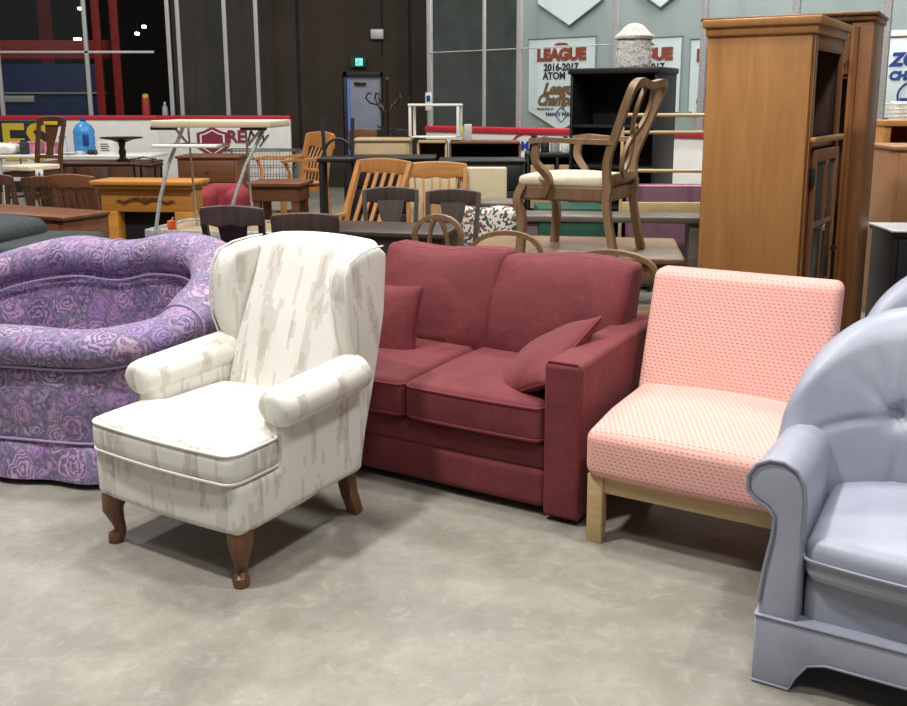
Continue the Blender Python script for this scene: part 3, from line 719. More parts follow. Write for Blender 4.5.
c0 = tpx(527); MB().tube([(c0 + .22 * math.cos(math.radians(q)), -.004, zz + .02 + .14 * math.sin(math.radians(q))) for q in range(20, 165, 12)], .016, 6).build('red_arc_logo', 'red', t)
for px in (484,):
    k = tpx(px, .9); q = A + dr * k + Vector((-dr.y, dr.x, 0)) * .9
    t2 = thing('glass_post', 'thin pale post of a second glass wall behind the rink glass', 'post', q, ang)
    MB().bb(-.02, .02, -.02, .02, .03, 5, .004).build('post_shaft', 'galv', t2); MB().bb(-.06, .06, -.06, .06, 0, .03, .004).build('base_plate', 'galv', t2)
# teal wall with banners behind the glass
nrm = Vector((-dr.y, dr.x, 0)); off = 1.5
def onw(px): return A + nrm * off + dr * tpx(px, off)
P0, P1 = onw(519), onw(1150)
Lw = (P1 - P0).length
tw = bpy.data.objects.new('x', None)
wl = MB().bb(0, Lw, 0, .15, 0, 7, .004).build('wall_right', 'teal', None, P0, ang); struct(wl)
b = MB(); q0 = onw(380); b.bb(0, (onw(519) - q0).length - .02, 1.2, 1.3, 0, 7); 
w2 = b.build('wall_centre', mat('roomgrey', (62, 66, 62), (84, 90, 86), ns=1.6, rough=.9), None, q0, ang); struct(w2)
def banner(px0, px1, ytop, ybot, label, lines, rot0=0., diamond=False):
    Yc = onw((px0 + px1) / 2).y; p = onw(px0); L_ = tpx(px1, off) - tpx(px0, off)
    zt_ = at(px0, ytop, Yc).z; zb = at(px0, ybot, Yc).z; h = zt_ - zb
    t = thing('championship_banner', label, 'banner', p - nrm * .03 + Vector((0, 0, zb)), ang)
    pts = [(0, h * .22), (0, h), (L_, h), (L_, h * .22), (L_ * .5, 0)]
    if diamond == 'point': pts = [(0, 0), (0, h), (L_, h), (L_, 0)]
    MB().prism(pts, 'y', -.004, .004).build('banner_cloth', 'banner', t)
    MB().tube([(-.02, 0, h), (L_ + .02, 0, h)], .012).build('hanging_rod', 'bannergrey', t)
    MB().prism([(0.0, h * .22), (.02, h * .22 + .0), (L_ * .5, .02), (L_ * .5, -.02)], 'y', -.008, -.002).build('trim_stripe', 'goldbrown', t)
    MB().prism([(L_, h * .22), (L_ - .02, h * .22), (L_ * .5, .02), (L_ * .5, -.02)], 'y', -.008, -.002).build('trim_stripe', 'goldbrown', t)
    for (s_, fx, fz, sz, m_, shx, bo, wd) in lines:
        text(s_, sz * h, m_, t, (L_ * fx, -.008, h * fz), (PI / 2, 0, 0), font_shear=shx, bold=bo, width=wd)
    return t, L_, h
LN = [('LEAGUE', .5, .82, .165, 'brownred', 0, .016, 1.05), ('2016-2017', .5, .69, .105, 'ink', 0, .005, .98), ('ATOM "A"', .5, .60, .105, 'ink', 0, .005, .98),
      ('League', .50, .46, .165, 'goldbrown', .35, .012, 1.), ('Champions', .52, .34, .165, 'goldbrown', .35, .012, .86), ('PRESENTED BY', .27, .245, .034, 'ink', 0, 0, 1.)]
for (a_, c_, lb) in ((530, 595, 'league champions banner with blue diamond logo left of the black shelf unit'), (613, 680, 'league banner mostly hidden behind the white urn'), (690, 757, 'league banner partly hidden by the left edge of the tall pine cabinet')):
    t, L_, h = banner(a_, c_, 38, 132, lb, LN)
    MB().prism([(L_ * .27 + L_ * .46 * .5 + .12 * math.cos(math.radians(q)) , h * .925 + .035 * math.sin(math.radians(q))) for q in range(0, 181, 20)], 'y', -.010, -.004).build('crest_logo', 'brownred', t)
    dx, dz, rr = L_ * .52, h * .19, .085
    for sg in (1, -1):
        MB().tube([(dx - rr, -.008, dz + sg * .03), (dx, -.008, dz + sg * (rr + .02)), (dx + rr, -.008, dz + sg * .03)], .008, 6).build('diamond_logo', 'inkblue', t)
    text('NANCY PARKER', .055 * h, 'ink', t, (L_ * .52, -.010, h * .19), (PI / 2, 0, 0), bold=.002)
# pointed banners above, only their tips in view
for (a_, c_, yt, yb, lb) in ((538, 602, -60, 26, 'pointed banner whose tip shows at the top above the league banner'), (626, 692, -70, 8, 'pointed banner whose tip shows at the top beside the white urn')):
    Yc = onw((a_ + c_) / 2).y; p = onw(a_); L_ = tpx(c_, off) - tpx(a_, off); zt_ = at(a_, yt, Yc).z; zb = at(a_, yb, Yc).z; h = zt_ - zb
    t = thing('pointed_banner', lb, 'banner', p - nrm * .03 + Vector((0, 0, zb)), ang)
    MB().prism([(0, .32), (0, h), (L_, h), (L_, .32), (L_ * .5, 0)], 'y', -.004, .004).build('banner_cloth', 'banner', t)
    for sg in (0, 1):
        xq = 0 if sg == 0 else L_
        MB().tube([(xq, -.006, .32), (L_ * .5, -.006, 0)], .012, 6).build('trim_stripe', 'bannergrey', t)
Yc = onw(900).y; k0 = onw(878); L_ = tpx(985, off) - tpx(878, off)
t = thing('zone_banner', 'white zone champions banner with blue lettering at the right edge', 'banner', k0 - nrm * .03 + Vector((0, 0, at(890, 118, Yc).z)), ang)
h = at(890, 30, Yc).z - at(890, 118, Yc).z
MB().bb(0, L_, -.004, .004, 0, h, .001).build('banner_cloth', 'banner', t)
MB().bb(0, L_, -.01, -.004, h - .08, h - .06, .001).build('trim_stripe', 'goldbrown', t)
text('ZONE', .19, 'inkblue', t, (L_ * .10 + .26, -.01, at(890, 60, Yc).z - at(890, 118, Yc).z), (PI / 2, 0, 0), bold=.01, font_shear=.2)
text('CHAMPIONS', .125, 'inkblue', t, (.46, -.01, at(890, 76, Yc).z - at(890, 118, Yc).z), (PI / 2, 0, 0), bold=.008, font_shear=.15)
cc = (.36, at(890, 96, Yc).z - at(890, 118, Yc).z)
MB().tube([(cc[0] + .15 * math.cos(q), -.01, cc[1] + .15 * math.sin(q)) for q in [2 * PI * i / 24 for i in range(24)]], .010, 6, closed=True).build('round_logo', 'inkblue', t)
MB().prism([(cc[0] + .13 * math.cos(math.radians(q)), cc[1] + .13 * math.sin(math.radians(q))) for q in range(190, 351, 16)], 'y', -.012, -.006).build('round_logo', 'inkblue', t)

# ================================================================== STOCK OF FURNITURE
def floorz(px, Y, z=0): return Vector((ax(px, Y, z if z else .8), Y, z))
def chair(label, cat, loc, rz, m='brown', seat=None, style='splat', w=.44, d=.42, sh=.45, h=.95, arms=False, name='dining_chair', group=None, lean=.10, legr=.018, crest_h=.08, oval=True):
    t = thing(name, label, cat, loc, rz, group); hw = w / 2
    sec = [(1, 1), (-1, 1), (-1, -1), (1, -1)]
    for s in (-1, 1):
        MB().tube([(s * (hw - .02), -d / 2 + .02, sh - .02), (s * (hw - .02), -d / 2 + .01, 0)], [legr * 1.15, legr * .8], sec=sec, up=(0, 1, 0)).build('leg', m, t)
        MB().tube([(s * (hw - .03), d / 2 - .02, sh), (s * (hw - .03), d / 2 + .04, 0)], [legr * 1.1, legr * .85], sec=sec, up=(0, 1, 0)).build('leg', m, t)
        yb = d / 2 - .02; ht_ = h - .19 if style == 'hoop' else h - .01; lt_ = lean * (max(0, (ht_ - sh) / (h - sh)) ** 1.2)
        MB().tube([(s * (hw - .03), yb, sh - .03), (s * (hw - .028), yb + lt_ * .35, sh + (ht_ - sh) * .45), (s * (hw - (.03 if style == 'hoop' else .015)), yb + lt_, ht_)], [legr, legr * .95, legr * .85], sec=sec, up=(0, 1, 0)).build('back_post', m, t)
        if arms:
            MB().tube([(s * (hw + .01), -d / 2 + .05, sh), (s * (hw + .03), -d / 2 + .06, sh + .12), (s * (hw + .03), -d / 2 + .02, sh + .22)], [.018, .015, .018], 8).build('arm_support', m, t)
            MB().tube([(s * (hw + .035), -d / 2 - .01, sh + .22), (s * (hw + .035), -d / 2 + .12, sh + .235), (s * (hw + .01), 0, sh + .225), (s * (hw - .02), yb + lean * .3, sh + .24)], .02, sec=[(.6, 1.4), (-.6, 1.4), (-.6, -1.4), (.6, -1.4)], up=(0, 0, 1)).build('armrest', m, t)
    b = MB()
    for s in (-1, 1): b.bar((s * (hw - .025), -d / 2 + .03, sh - .045), (s * (hw - .03), d / 2 - .03, sh - .045), .05, .02)
    b.bar((-hw + .03, -d / 2 + .025, sh - .045), (hw - .03, -d / 2 + .025, sh - .045), .05, .02); b.bar((-hw + .03, d / 2 - .02, sh - .045), (hw - .03, d / 2 - .02, sh - .045), .05, .02)
    b.build('seat_frame', m, t)
    b = MB(); b.rbox((0, -.01, sh + .01), (w + .01, d, .04 if seat else .028), .014, n=4, k=2, fn=lambda p: (p.x * (1 - .12 * (p.y / d + .5)), p.y, p.z + (.012 if (seat and p.z > 0) else 0))); b.build('seat', seat or m, t)
    b = MB()
    for s in (-1, 1): b.bar((s * (hw - .022), -d / 2 + .02, .17), (s * (hw - .03), d / 2 + .01, .17), .022, .016)
    b.bar((-hw + .03, 0, .17), (hw - .03, 0, .17), .022, .016); b.build('stretcher', m, t)
    zc = h - crest_h / 2; yc = d / 2 - .02 + lean * .93
    def yz(z): return d / 2 - .02 + lean * max(0, (z - sh) / (h - sh)) ** 1.2
    def crest(p): return (p.x, p.y + .03 * (1 - (p.x / hw) ** 2), p.z + (.02 * (1 - (p.x / hw) ** 2) if p.z > 0 else .008 * math.cos(p.x / hw * 9)))
    if style != 'hoop':
        b = MB(); b.rbox((0, yc, zc), (w + .0, .026, crest_h), .01, n=(10, 1, 1), k=2, fn=crest); b.build('crest_rail', m, t)
        if style != 'plain':
            b = MB(); b.rbox((0, yz(sh + .12), sh + .11), (w - .06, .02, .035), .006, n=(6, 1, 1), k=1); b.build('lower_rail', m, t)
    z0, z1 = sh + .11, h - crest_h
    if style == 'splat':
        pw = w * .19; poly = [(-pw * .7, z0), (pw * .7, z0), (pw * .55, z0 + (z1 - z0) * .3), (pw, z0 + (z1 - z0) * .7), (pw * 1.25, z1 + .02), (-pw * 1.25, z1 + .02), (-pw, z0 + (z1 - z0) * .7), (-pw * .55, z0 + (z1 - z0) * .3)]
        MB().prism(poly, 'y', -.006, .006, 0, 1, lambda p: Vector((p.x, p.y + yz(p.z) + .012, p.z))).build('splat', m, t)
    elif style in ('slats', 'spindles'):
        n = 5 if style == 'slats' else 6
        for i in range(n):
            x = -hw + .03 + (w - .06) * (i + 1) / (n + 1)
            if style == 'slats': MB().bar((x, yz(z0) + .01, z0), (x, yc + .02, z1 + .01), .012, .035, up=(0, 1, 0)).build('slat', m, t)
            else: MB().tube([(x, yz(sh), sh + .01), (x, yz((z0 + z1) / 2) + .01, (z0 + z1) / 2), (x * 1.1, yc + .02, z1 + .01)], [.007, .011, .007], 8).build('spindle', m, t)
    elif style == 'hoop':
        pts = [(-hw + .03, yz(h - .2), h - .22)] + [(-(hw - .02) * math.cos(math.radians(a)), yz(h - .1) + .012, h - .15 + .15 * math.sin(math.radians(a)) ** .7) for a in range(10, 171, 16)] + [(hw - .03, yz(h - .2), h - .22)]
        MB().tube(pts, 1, sec=[(.022, .012), (-.022, .012), (-.022, -.012), (.022, -.012)], up=(0, 1, 0)).build('crest_rail', m, t)
        zc = (sh + h) / 2 + .06
        if oval: MB().tube([(.055 * math.cos(q), yz(zc + (h - sh) * .36 * math.sin(q)) + .01, zc + (h - sh) * .36 * math.sin(q)) for q in [2 * PI * i / 24 for i in range(24)]], .013, 8, closed=True).build('oval_splat', m, t)
    return t
def table(name, label, cat, loc, rz, w, d, h, m, thick=.035, leg=.06, apron=.09, inset=.04, edge=None):
    t = thing(name, label, cat, loc, rz)
    tp = MB().bb(-w / 2, w / 2, -d / 2, d / 2, h - thick, h, .008).build('tabletop', m, t)
    if edge: 
        for (x0, x1, y0, y1) in ((-w / 2 - .012, w / 2 + .012, -d / 2 - .012, -d / 2), (-w / 2 - .012, -w / 2, -d / 2, d / 2), (w / 2, w / 2 + .012, -d / 2, d / 2), (-w / 2, w / 2, d / 2, d / 2 + .012)):
            MB().bb(x0, x1, y0, y1, h - thick - .01, h + .02, .003).build('edge_band', edge, tp)
    b = MB()
    for s in (-1, 1):
        b.bb(-w / 2 + inset, w / 2 - inset, s * (d / 2 - inset) - .01, s * (d / 2 - inset) + .01, h - thick - apron, h - thick, .002)
        b.bb(s * (w / 2 - inset) - .01, s * (w / 2 - inset) + .01, -d / 2 + inset, d / 2 - inset, h - thick - apron, h - thick, .002)
    b.build('apron', m, t)
    for sx_ in (-1, 1):
        for sy in (-1, 1):
            x, y = sx_ * (w / 2 - inset - leg / 2), sy * (d / 2 - inset - leg / 2)
            q = leg / 2; MB().tube([(x, y, h - thick), (x, y, 0)], [1, .8], sec=[(q, q), (-q, q), (-q, -q), (q, -q)], up=(0, 1, 0)).build('leg', m, t)
    return t
def casegood(name, label, cat, loc, rz, w, d, h, m, doors=0, drawers=0, top_over=.02, knob='chrome', face=None, rows=1):
    t = thing(name, label, cat, loc, rz)
    MB().bb(-w / 2, w / 2, -d / 2, d / 2, .06, h - .03, .004).build('carcass', m, t)
    MB().bb(-w / 2 + .02, w / 2 - .02, -d / 2 + .03, d / 2, 0, .06, .003).build('plinth', m, t)
    MB().bb(-w / 2 - top_over, w / 2 + top_over, -d / 2 - top_over, d / 2, h - .03, h, .008).build('top', m, t)
    fz0, fz1 = .09, h - .05; cols = doors or 1; yk = -d / 2 - .018
    if drawers:
        for c_ in range(cols if not doors else doors):
            for r_ in range(drawers):
                x0 = -w / 2 + .02 + (w - .04) * c_ / cols; x1 = -w / 2 + .02 + (w - .04) * (c_ + 1) / cols
                z0 = fz0 + (fz1 - fz0) * r_ / drawers; z1 = fz0 + (fz1 - fz0) * (r_ + 1) / drawers
                dd = MB().bb(x0 + .006, x1 - .006, yk, -d / 2, z0 + .006, z1 - .006, .004).build('drawer', face or m, t)
                MB().lathe([(.008, -.01), (.016, .0), (.012, .012)], ((x0 + x1) / 2, yk - .005, (z0 + z1) / 2), 10).build('knob', knob, dd)
    elif doors:
        for c_ in range(doors):
            x0 = -w / 2 + .02 + (w - .04) * c_ / cols; x1 = -w / 2 + .02 + (w - .04) * (c_ + 1) / cols
            dd = MB().bb(x0 + .006, x1 - .006, yk, -d / 2, fz0, fz1, .004).build('door', face or m, t)
            MB().lathe([(.008, -.01), (.016, .0), (.012, .012)], (x1 - .04 if c_ % 2 == 0 else x0 + .04, yk - .005, (fz0 + fz1) / 2), 10).build('knob', knob, dd)
    return t
R30 = math.radians(-29.5)

# -- left foreground of the stock
t = thing('dark_armchair', 'dark charcoal upholstered seat at the left edge behind the purple loveseat', 'armchair', Vector((-2.90, 5.60, 0)), math.radians(-8))
MB().rbox((0.05, 0, .43), (1.0, .75, .74), .05, n=3, k=3).build('frame', 'dfab', t)
b = MB(); b.rbox((-.16, -.02, .82), (.72, .62, .13), .06, n=(8, 6, 2), k=4, fn=lambda p: (p.x, p.y, p.z + (.03 * (1 - (p.x / .36) ** 2) if p.z > 0 else 0))); b.build('cushion', 'dfab', t)
for s in (-1, 1):
    for q in (-1, 1): MB().lathe([(.02, 0), (.025, .07)], (s * .42, q * .3, 0), 10).build('foot', 'blackin', t)
casegood('low_dresser', 'low reddish-brown dresser behind the dark charcoal seat', 'dresser', Vector((-3.13, 6.62, 0)), math.radians(-25), 1.05, .4, .85, 'brown_x', doors=2, drawers=3, knob='darkmetal')
# fireplace mantel
t = thing('fireplace_mantel', 'honey-coloured wooden fireplace surround with carved swag and dark firebox', 'fireplace', Vector((ax(152, 7.6, .9), 7.6, 0)), math.radians(-6))
b = MB(); b.bb(-.43, .43, -.2, .16, .955, .99, .006); b.bb(-.41, .41, -.17, .16, .925, .957, .01); b.build('mantel_shelf', 'honey', t)
b = MB(); b.bb(-.38, .38, -.12, .12, .735, .925, .004); b.build('frieze', 'honey', t)
for s in (-1, 1):
    MB().bb(s * .31 - .07, s * .31 + .07, -.14, .12, 0, .74, .004).build('pilaster', 'honey', t)
MB().bb(-.24, .24, -.02, .1, 0, .74, .004).build('firebox', 'blackin', t)
b = MB()
for s in (-1, 1):
    b.tube([(s * x, -.135, z) for x, z in ((0, .825), (.06, .85), (.12, .84), (.18, .815), (.22, .83), (.25, .825))], [.008, .012, .008, .011, .008, .003], 8)
b.rbox((0, -.135, .835), (.05, .02, .045), .01); b.build('carved_swag', 'brown_x', t)
# dark chairs far left
chair('dark carved wooden chair back at the far left edge behind the low dresser', 'chair', floorz(16, 7.9), math.radians(165), 'brown', style='splat', w=.46, h=1.02)
chair('dark spindle chair with a small white tag on its top rail', 'chair', floorz(60, 8.75), math.radians(176), 'brown', style='spindles', w=.42, h=.93)
t = thing('price_tag', 'small white tag with a green mark standing on the spindle chair top rail', 'tag', Vector((ax(39, 8.45, .95), 8.46, .945)), 0)
MB().bb(-.035, .035, -.001, .001, 0, .065, .0005).build('tag_card', 'whitep', t); MB().prism([(-.012, .01), (.012, .01), (0, .045)], 'y', -.003, -.001).build('tag_mark', 'darkgreen', t)
chair('brown slat-back chair leaning beside the honey fireplace surround', 'chair', floorz(92, 8.1), math.radians(172), 'brown_x', style='slats', w=.42, h=1.0, crest_h=.1, lean=.12)
# chair standing on a low table
table('coffee_table', 'low pale-topped table holding the dark splat-back chair at left', 'table', floorz(22, 9.35), 0, 1.0, .66, .50, 'brown')
t = chair('dark splat-back chair with yellow tag on its crest, raised on a low table', 'chair', Vector((ax(33, 9.4, 1.0), 9.4, .50)), math.radians(-22), 'brown', seat='cream_fab', style='splat', w=.37, h=.95)
MB().bb(-.09, .09, .262, .275, .88, .915, .002).build('yellow_tag', 'yellow', t)
# white folding tables and what is on them
def folding(label, px, Y, w, h=.92, rz=0, m='whitep'):
    t = thing('folding_table', label, 'table', Vector((ax(px, Y, h), Y, 0)), rz)
    MB().bb(-w / 2, w / 2, -.38, .38, h - .04, h, .01).build('tabletop', m, t)
    for s in (-1, 1):
        x = s * (w / 2 - .2)
        MB().tube([(x, -.28, 0), (x, -.28, h - .05), (x, .28, h - .05), (x, .28, 0)], .014, 8).build('leg_frame', 'galv', t)
    return t
folding('white folding table under the blue water jug', 78, 13.2, 2.3, .90)
folding('white folding table at the left edge under the pink boxes', -62, 13.2, 1.6, .90)
def onT(px, Y=13.1, z=.90): return Vector((ax(px, Y, z), Y, z))
t = thing('water_jug', 'large translucent blue water cooler jug on the white table', 'jug', onT(85.5, 13.14), 0)
MB().lathe([(.12, 0), (.14, .02), (.143, .1), (.136, .12), (.143, .14), (.143, .24), (.136, .26), (.143, .28), (.14, .33), (.10, .40), (.05, .43), (.035, .45)], seg=24).build('jug_body', 'jug', t)
MB().lathe([(.036, .44), (.038, .49), (.03, .495)], seg=14).build('jug_cap', 'inkblue', t); MB().bb(.03, .11, -.145, -.11, .12, .28, .01).build('jug_label', 'inkblue', t)
t = thing('pastry_box', 'white printed carton between the blue jug and the black cake stand', 'box', onT(108.5, 13.0), 0)
MB().bb(-.11, .11, -.1, .1, 0, .19, .004).build('carton', 'whitep', t)
b = MB(); [b.bb(-.06, .06 - .02 * (i % 2), -.103, -.1, .05 + i * .03, .062 + i * .03, .001) for i in range(4)]; b.build('printed_lines', 'ink', t); MB().bb(-.10, .10, -.09, .09, .19, .20, .002).build('carton_lid', 'galv', t)
t = thing('cake_stand', 'wide black pedestal stand on the dark sideboard', 'stand', Vector((ax(123, 10.2, .98), 10.2, .975)), 0)
MB().lathe([(.07, 0), (.075, .015), (.03, .04), (.04, .10), (.028, .15), (.04, .20)], seg=16).build('pedestal', 'darkmetal', t); MB().lathe([(.03, .20), (.12, .235), (.22, .25), (.22, .262), (.05, .262)], seg=24).build('tray', 'darkmetal', t)
for k, (px, w_, h_, lb) in enumerate(((8, .18, .14, 'pink box at the far left of the white table'), (29, .36, .17, 'long pink box behind the raised dark chair'), (53, .14, .16, 'small pink box right of the raised dark chair'))):
    t = thing('pink_box', lb, 'box', onT(px, 13.2), 0); MB().bb(-w_ / 2, w_ / 2, -.1, .1, 0, h_ - .03, .005).build('box_base', 'pinkish', t); MB().bb(-w_ / 2 - .005, w_ / 2 + .005, -.105, .105, h_ - .03, h_, .005).build('box_lid', 'pinkish', t)
t = thing('glass_jar', 'pale pink glass jar beside the small pink box', 'jar', onT(63.5, 13.0), 0)
MB().lathe([(.055, 0), (.06, .02), (.06, .17), (.045, .20), (.05, .22)], seg=16).build('jar_body', 'clear', t); MB().lathe([(.05, .22), (.05, .25), (.015, .26), (.015, .28)], seg=16).build('jar_lid', 'pinkish', t)
t = thing('white_bag', 'crumpled white bag at the left edge of the white table', 'bag', onT(4, 13.0), 0)
b = MB(); b.rbox((0, 0, .08), (.42, .24, .16), .07, n=8, k=4, fn=lambda p: (p.x, p.y, p.z * (1 - .6 * (p.x / .26) ** 2) + .02 * noise.noise(p * 12))); b.build('bag_body', 'whitep', t); MB().tube([(.05, 0, .13), (.1, 0, .17), (.15, 0, .1)], .008).build('bag_handle', 'whitep', t)
t = thing('roll_case', 'dark round case beside the white bag on the white table', 'case', onT(25, 12.98), 0)
MB().lathe([(.05, 0), (.06, .02), (.06, .16), (.04, .18)], seg=14).build('case_body', 'dfab', t); MB().lathe([(.042, .18), (.042, .2)], seg=14).build('case_lid', 'black', t)
t = thing('binoculars', 'small black binoculars lying on the white table in front of the blue jug', 'binoculars', onT(92.5, 12.90), 0)
for s in (-1, 1): MB().lathe([(.02, 0), (.035, .01), (.03, .06), (.02, .07)], (s * .035, 0, 0), 12).build('barrel', 'black', t)
MB().bb(-.03, .03, -.01, .01, .02, .04, .002).build('hinge_bridge', 'black', t)
for k, (px, lb) in enumerate(((70, 'white dish on the white table left of the jug'), (79.5, 'small white cup on the white table in front of the jug'))):
    t = thing('white_cup', lb, 'cup', onT(px, 12.91), 0); MB().lathe([(.03, 0), (.045, .01), (.05, .05)] if k else [(.05, 0), (.09, .015), (.10, .03)], seg=14).build('cup_body', 'whitep', t); MB().tube([(.048, 0, .04), (.075, 0, .03), (.048, 0, .015)], .006).build('cup_handle', 'whitep', t)
casegood('dark_sideboard', 'long dark brown sideboard below the black cake stand', 'sideboard', Vector((ax(102, 10.3, .9), 10.3, 0)), 0, 1.15, .55, .975, 'brown', doors=3, knob='darkmetal')
# dark metal dish rack clutter
t = thing('iron_stand', 'low black wrought-iron plant stand with scrolled rails left of the glossy chest', 'stand', Vector((ax(148, 9.7, .9), 9.7, 0)), 0)
MB().bb(-.13, .13, -.12, .12, .955, .985, .01).build('top_tray', 'darkmetal', t)
for s in (-1, 1):
    for q in (-1, 1): MB().tube([(s * .11, q * .1, .96), (s * .09, q * .08, .5), (s * .13, q * .12, 0)], .012).build('leg', 'darkmetal', t)
    MB().tube([(s * .12 + .03 * math.cos(a), -.12, 1.01 + .03 * math.sin(a)) for a in [i * .6 for i in range(10)]], .006).build('scroll', 'darkmetal', t)
MB().tube([(-.12, -.12, 1.03), (0, -.12, 1.06), (.12, -.12, 1.03)], .006).build('rail', 'darkmetal', t)
casegood('brown_chest', 'glossy dark brown chest with lower front drawers under the raised folding desk', 'chest', Vector((ax(214, 10.0, .9), 10.0, 0)), 0, .62, .5, 1.06, 'brown_x', drawers=4, knob='darkmetal')
# red upholstered tub chair
t = thing('tub_chair', 'dark red rounded tub chair right of the fireplace surround', 'armchair', Vector((ax(221, 8.4, .6), 8.4, 0)), 0)
for s in (-1, 1):
    b = MB(); b.rbox((s * .15, .0, .52), (.18, .4, .66), .085, n=(2, 4, 6), k=4, fn=lambda p: (p.x, p.y + .1 * p.z, p.z - 1.0 * p.x ** 2)); b.build('arm', 'redf', t)
b = MB(); b.rbox((0, .2, .52), (.36, .16, .70), .07, n=4, k=4, fn=lambda p: (p.x, p.y + .12 * p.z, p.z)); b.build('backrest', 'redf', t)
MB().rbox((0, -.02, .33), (.3, .42, .14), .04, n=2, k=3).build('seat', 'redf', t)
for s in (-1, 1):
    for q in (-.14, .16): MB().tube([(s * .15, q, .22), (s * .16, q, 0)], [.02, .014]).build('leg', 'brown', t)
# raised desk with curved steel legs on a table
table('work_table', 'pale wooden table with a grey metal rim behind the white wingback chair', 'table', Vector((ax(226, 5.95, .8), 6.02, 0)), math.radians(-9), .84, .56, .80, 'blonde', edge='galv')
t = thing('computer_desk', 'cream-topped desk on slanted steel tube legs, raised on the rimmed table', 'desk', Vector((ax(217, 5.85, 1.1), 5.96, .80)), math.radians(-5))
b = MB(); b.bb(-.35, .40, -.22, .22, .652, .695, .006); tp = b.build('desktop', 'cream', t)
MB().bb(-.34, .07, -.25, .0, .53, .55, .004).build('keyboard_shelf', 'whitep', t)
for s, x0, x1 in ((-1, -.37, -.19), (-1, .09, .33)):
    MB().tube([(x0, -.2, .0), (x0 + (x1 - x0) * .22, -.2, .2), (x0 + (x1 - x0) * .55, -.18, .42), (x1, -.1, .655)], .0115, 10).build('leg', 'galv', t)
for x0, x1 in ((-.24, -.24), (.14, .14)):
    MB().tube([(x0, .16, .0), (x0, .13, .3), (x1, .1, .655)], .0075, 8).build('leg', 'galv', t)
for x0, x1 in ((-.34, -.24), (.26, .15)): MB().tube([(x0, .1, .655), (x1, .1, .53)], .009, 8).build('brace', 'galv', t)
for x in (-.30, .27): MB().bb(x - .08, x + .08, -.16, -.12, .635, .657, .004).build('bracket', 'darkmetal', t)
t = thing('orange_clip', 'small orange clip on the corner of the rimmed table', 'clip', Vector((ax(170, 5.9, .83), 5.94, .8)), 0)
MB().bb(-.025, .025, -.02, .02, 0, .06, .006).build('clip_body', mat('orange', (220, 84, 34), rough=.5), t); MB().tube([(0, 0, .06), (.01, 0, .08)], .005).build('clip_spring', 'galv', t)
# four dark T-back chairs
G = 'dark brown T-back dining chairs'
chair('dark brown T-back chair just behind the top left of the white wingback', 'chair', Vector((ax(245, 5.35, .95), 5.38, 0)), math.radians(176), 'cocoa', style='splat', w=.36, d=.36, h=1.03, crest_h=.10, group=G)
chair('dark brown T-back chair hidden mostly behind the middle of the white wingback', 'chair', Vector((ax(312, 5.4, .95), 5.42, 0)), math.radians(180), 'cocoa', style='splat', w=.38, d=.36, h=.985, crest_h=.10, group=G)
chair('dark brown T-back chair facing the camera in front of the oak slat-back chair', 'chair', Vector((ax(391, 6.7, .9), 6.62, 0)), math.radians(4), 'cocoa', style='splat', w=.42, h=.97, crest_h=.10, group=G)
chair('dark brown T-back chair in front of the cream headboard panels', 'chair', Vector((ax(447, 6.58, .9), 6.56, 0)), math.radians(-8), 'cocoa', style='splat', w=.41, h=.96, crest_h=.10, group=G)
table('dark_table', 'weathered dark grey-brown table between the T-back chairs and the burgundy sofa', 'table', Vector((ax(385, 5.95, .8), 5.98, 0)), math.radians(-13), .92, .5, .815, 'cocoa', apron=.12)
# oak rocker with slats, spindle chair, oak armchair
chair('oak slat-back rocking chair leaning back with five flat slats', 'chair', Vector((ax(348, 7.4, .8), 7.34, 0)), math.radians(-32), 'oak', style='slats', w=.56, d=.46, h=1.13, lean=.30, arms=True, crest_h=.11, legr=.024)
chair('oak spindle-back chair with a broad curved orange-brown top rail', 'chair', Vector((ax(436, 7.5, .8), 7.55, 0)), math.radians(2), 'oak_x', style='spindles', w=.52, h=1.10, crest_h=.12)
table('platform_table', 'low brown table holding the oak armchair and the black stool', 'table', Vector((ax(322, 8.4, .5), 8.4, 0)), 0, 1.1, .75, .42, 'brown_x')
chair('oak pressed-back armchair facing left behind the brown end table', 'chair', Vector((ax(292, 8.6, 1), 8.6, .42)), math.radians(-52), 'oak', style='spindles', w=.50, d=.46, h=.90, arms=True, crest_h=.13, legr=.022)
table('end_table', 'brown wooden end table in front of the shopping cart', 'table', Vector((ax(277, 7.6, .9), 7.75, 0)), math.radians(-5), .46, .40, .965, 'brown_x', apron=.12)
t = thing('black_stool', 'black wooden high stool with upright posts on the low brown table', 'stool', Vector((ax(337, 8.15, 1), 8.15, .42)), 0)
MB().bb(-.15, .15, -.14, .14, .68, .72, .01).build('seat', 'black', t)
for s in (-1, 1):
    for q in (-1, 1): MB().bar((s * .12, q * .11, 0), (s * .12, q * .11, .68), .035, .035, up=(0, 1, 0)).build('leg', 'black', t)
MB().bar((-.12, .12, .72), (-.14, .14, 1.05), .035, .03, up=(0, 1, 0)).build('back_post', 'black', t); MB().bar((.12, .12, .72), (.13, .14, 1.05), .035, .03, up=(0, 1, 0)).build('back_post', 'black', t)
MB().tube([(-.12 + .12 * (1 - math.cos(a)), .12, .74 + .13 * math.sin(a)) for a in [PI * i / 12 for i in range(13)]], .012).build('curved_brace', 'black', t)
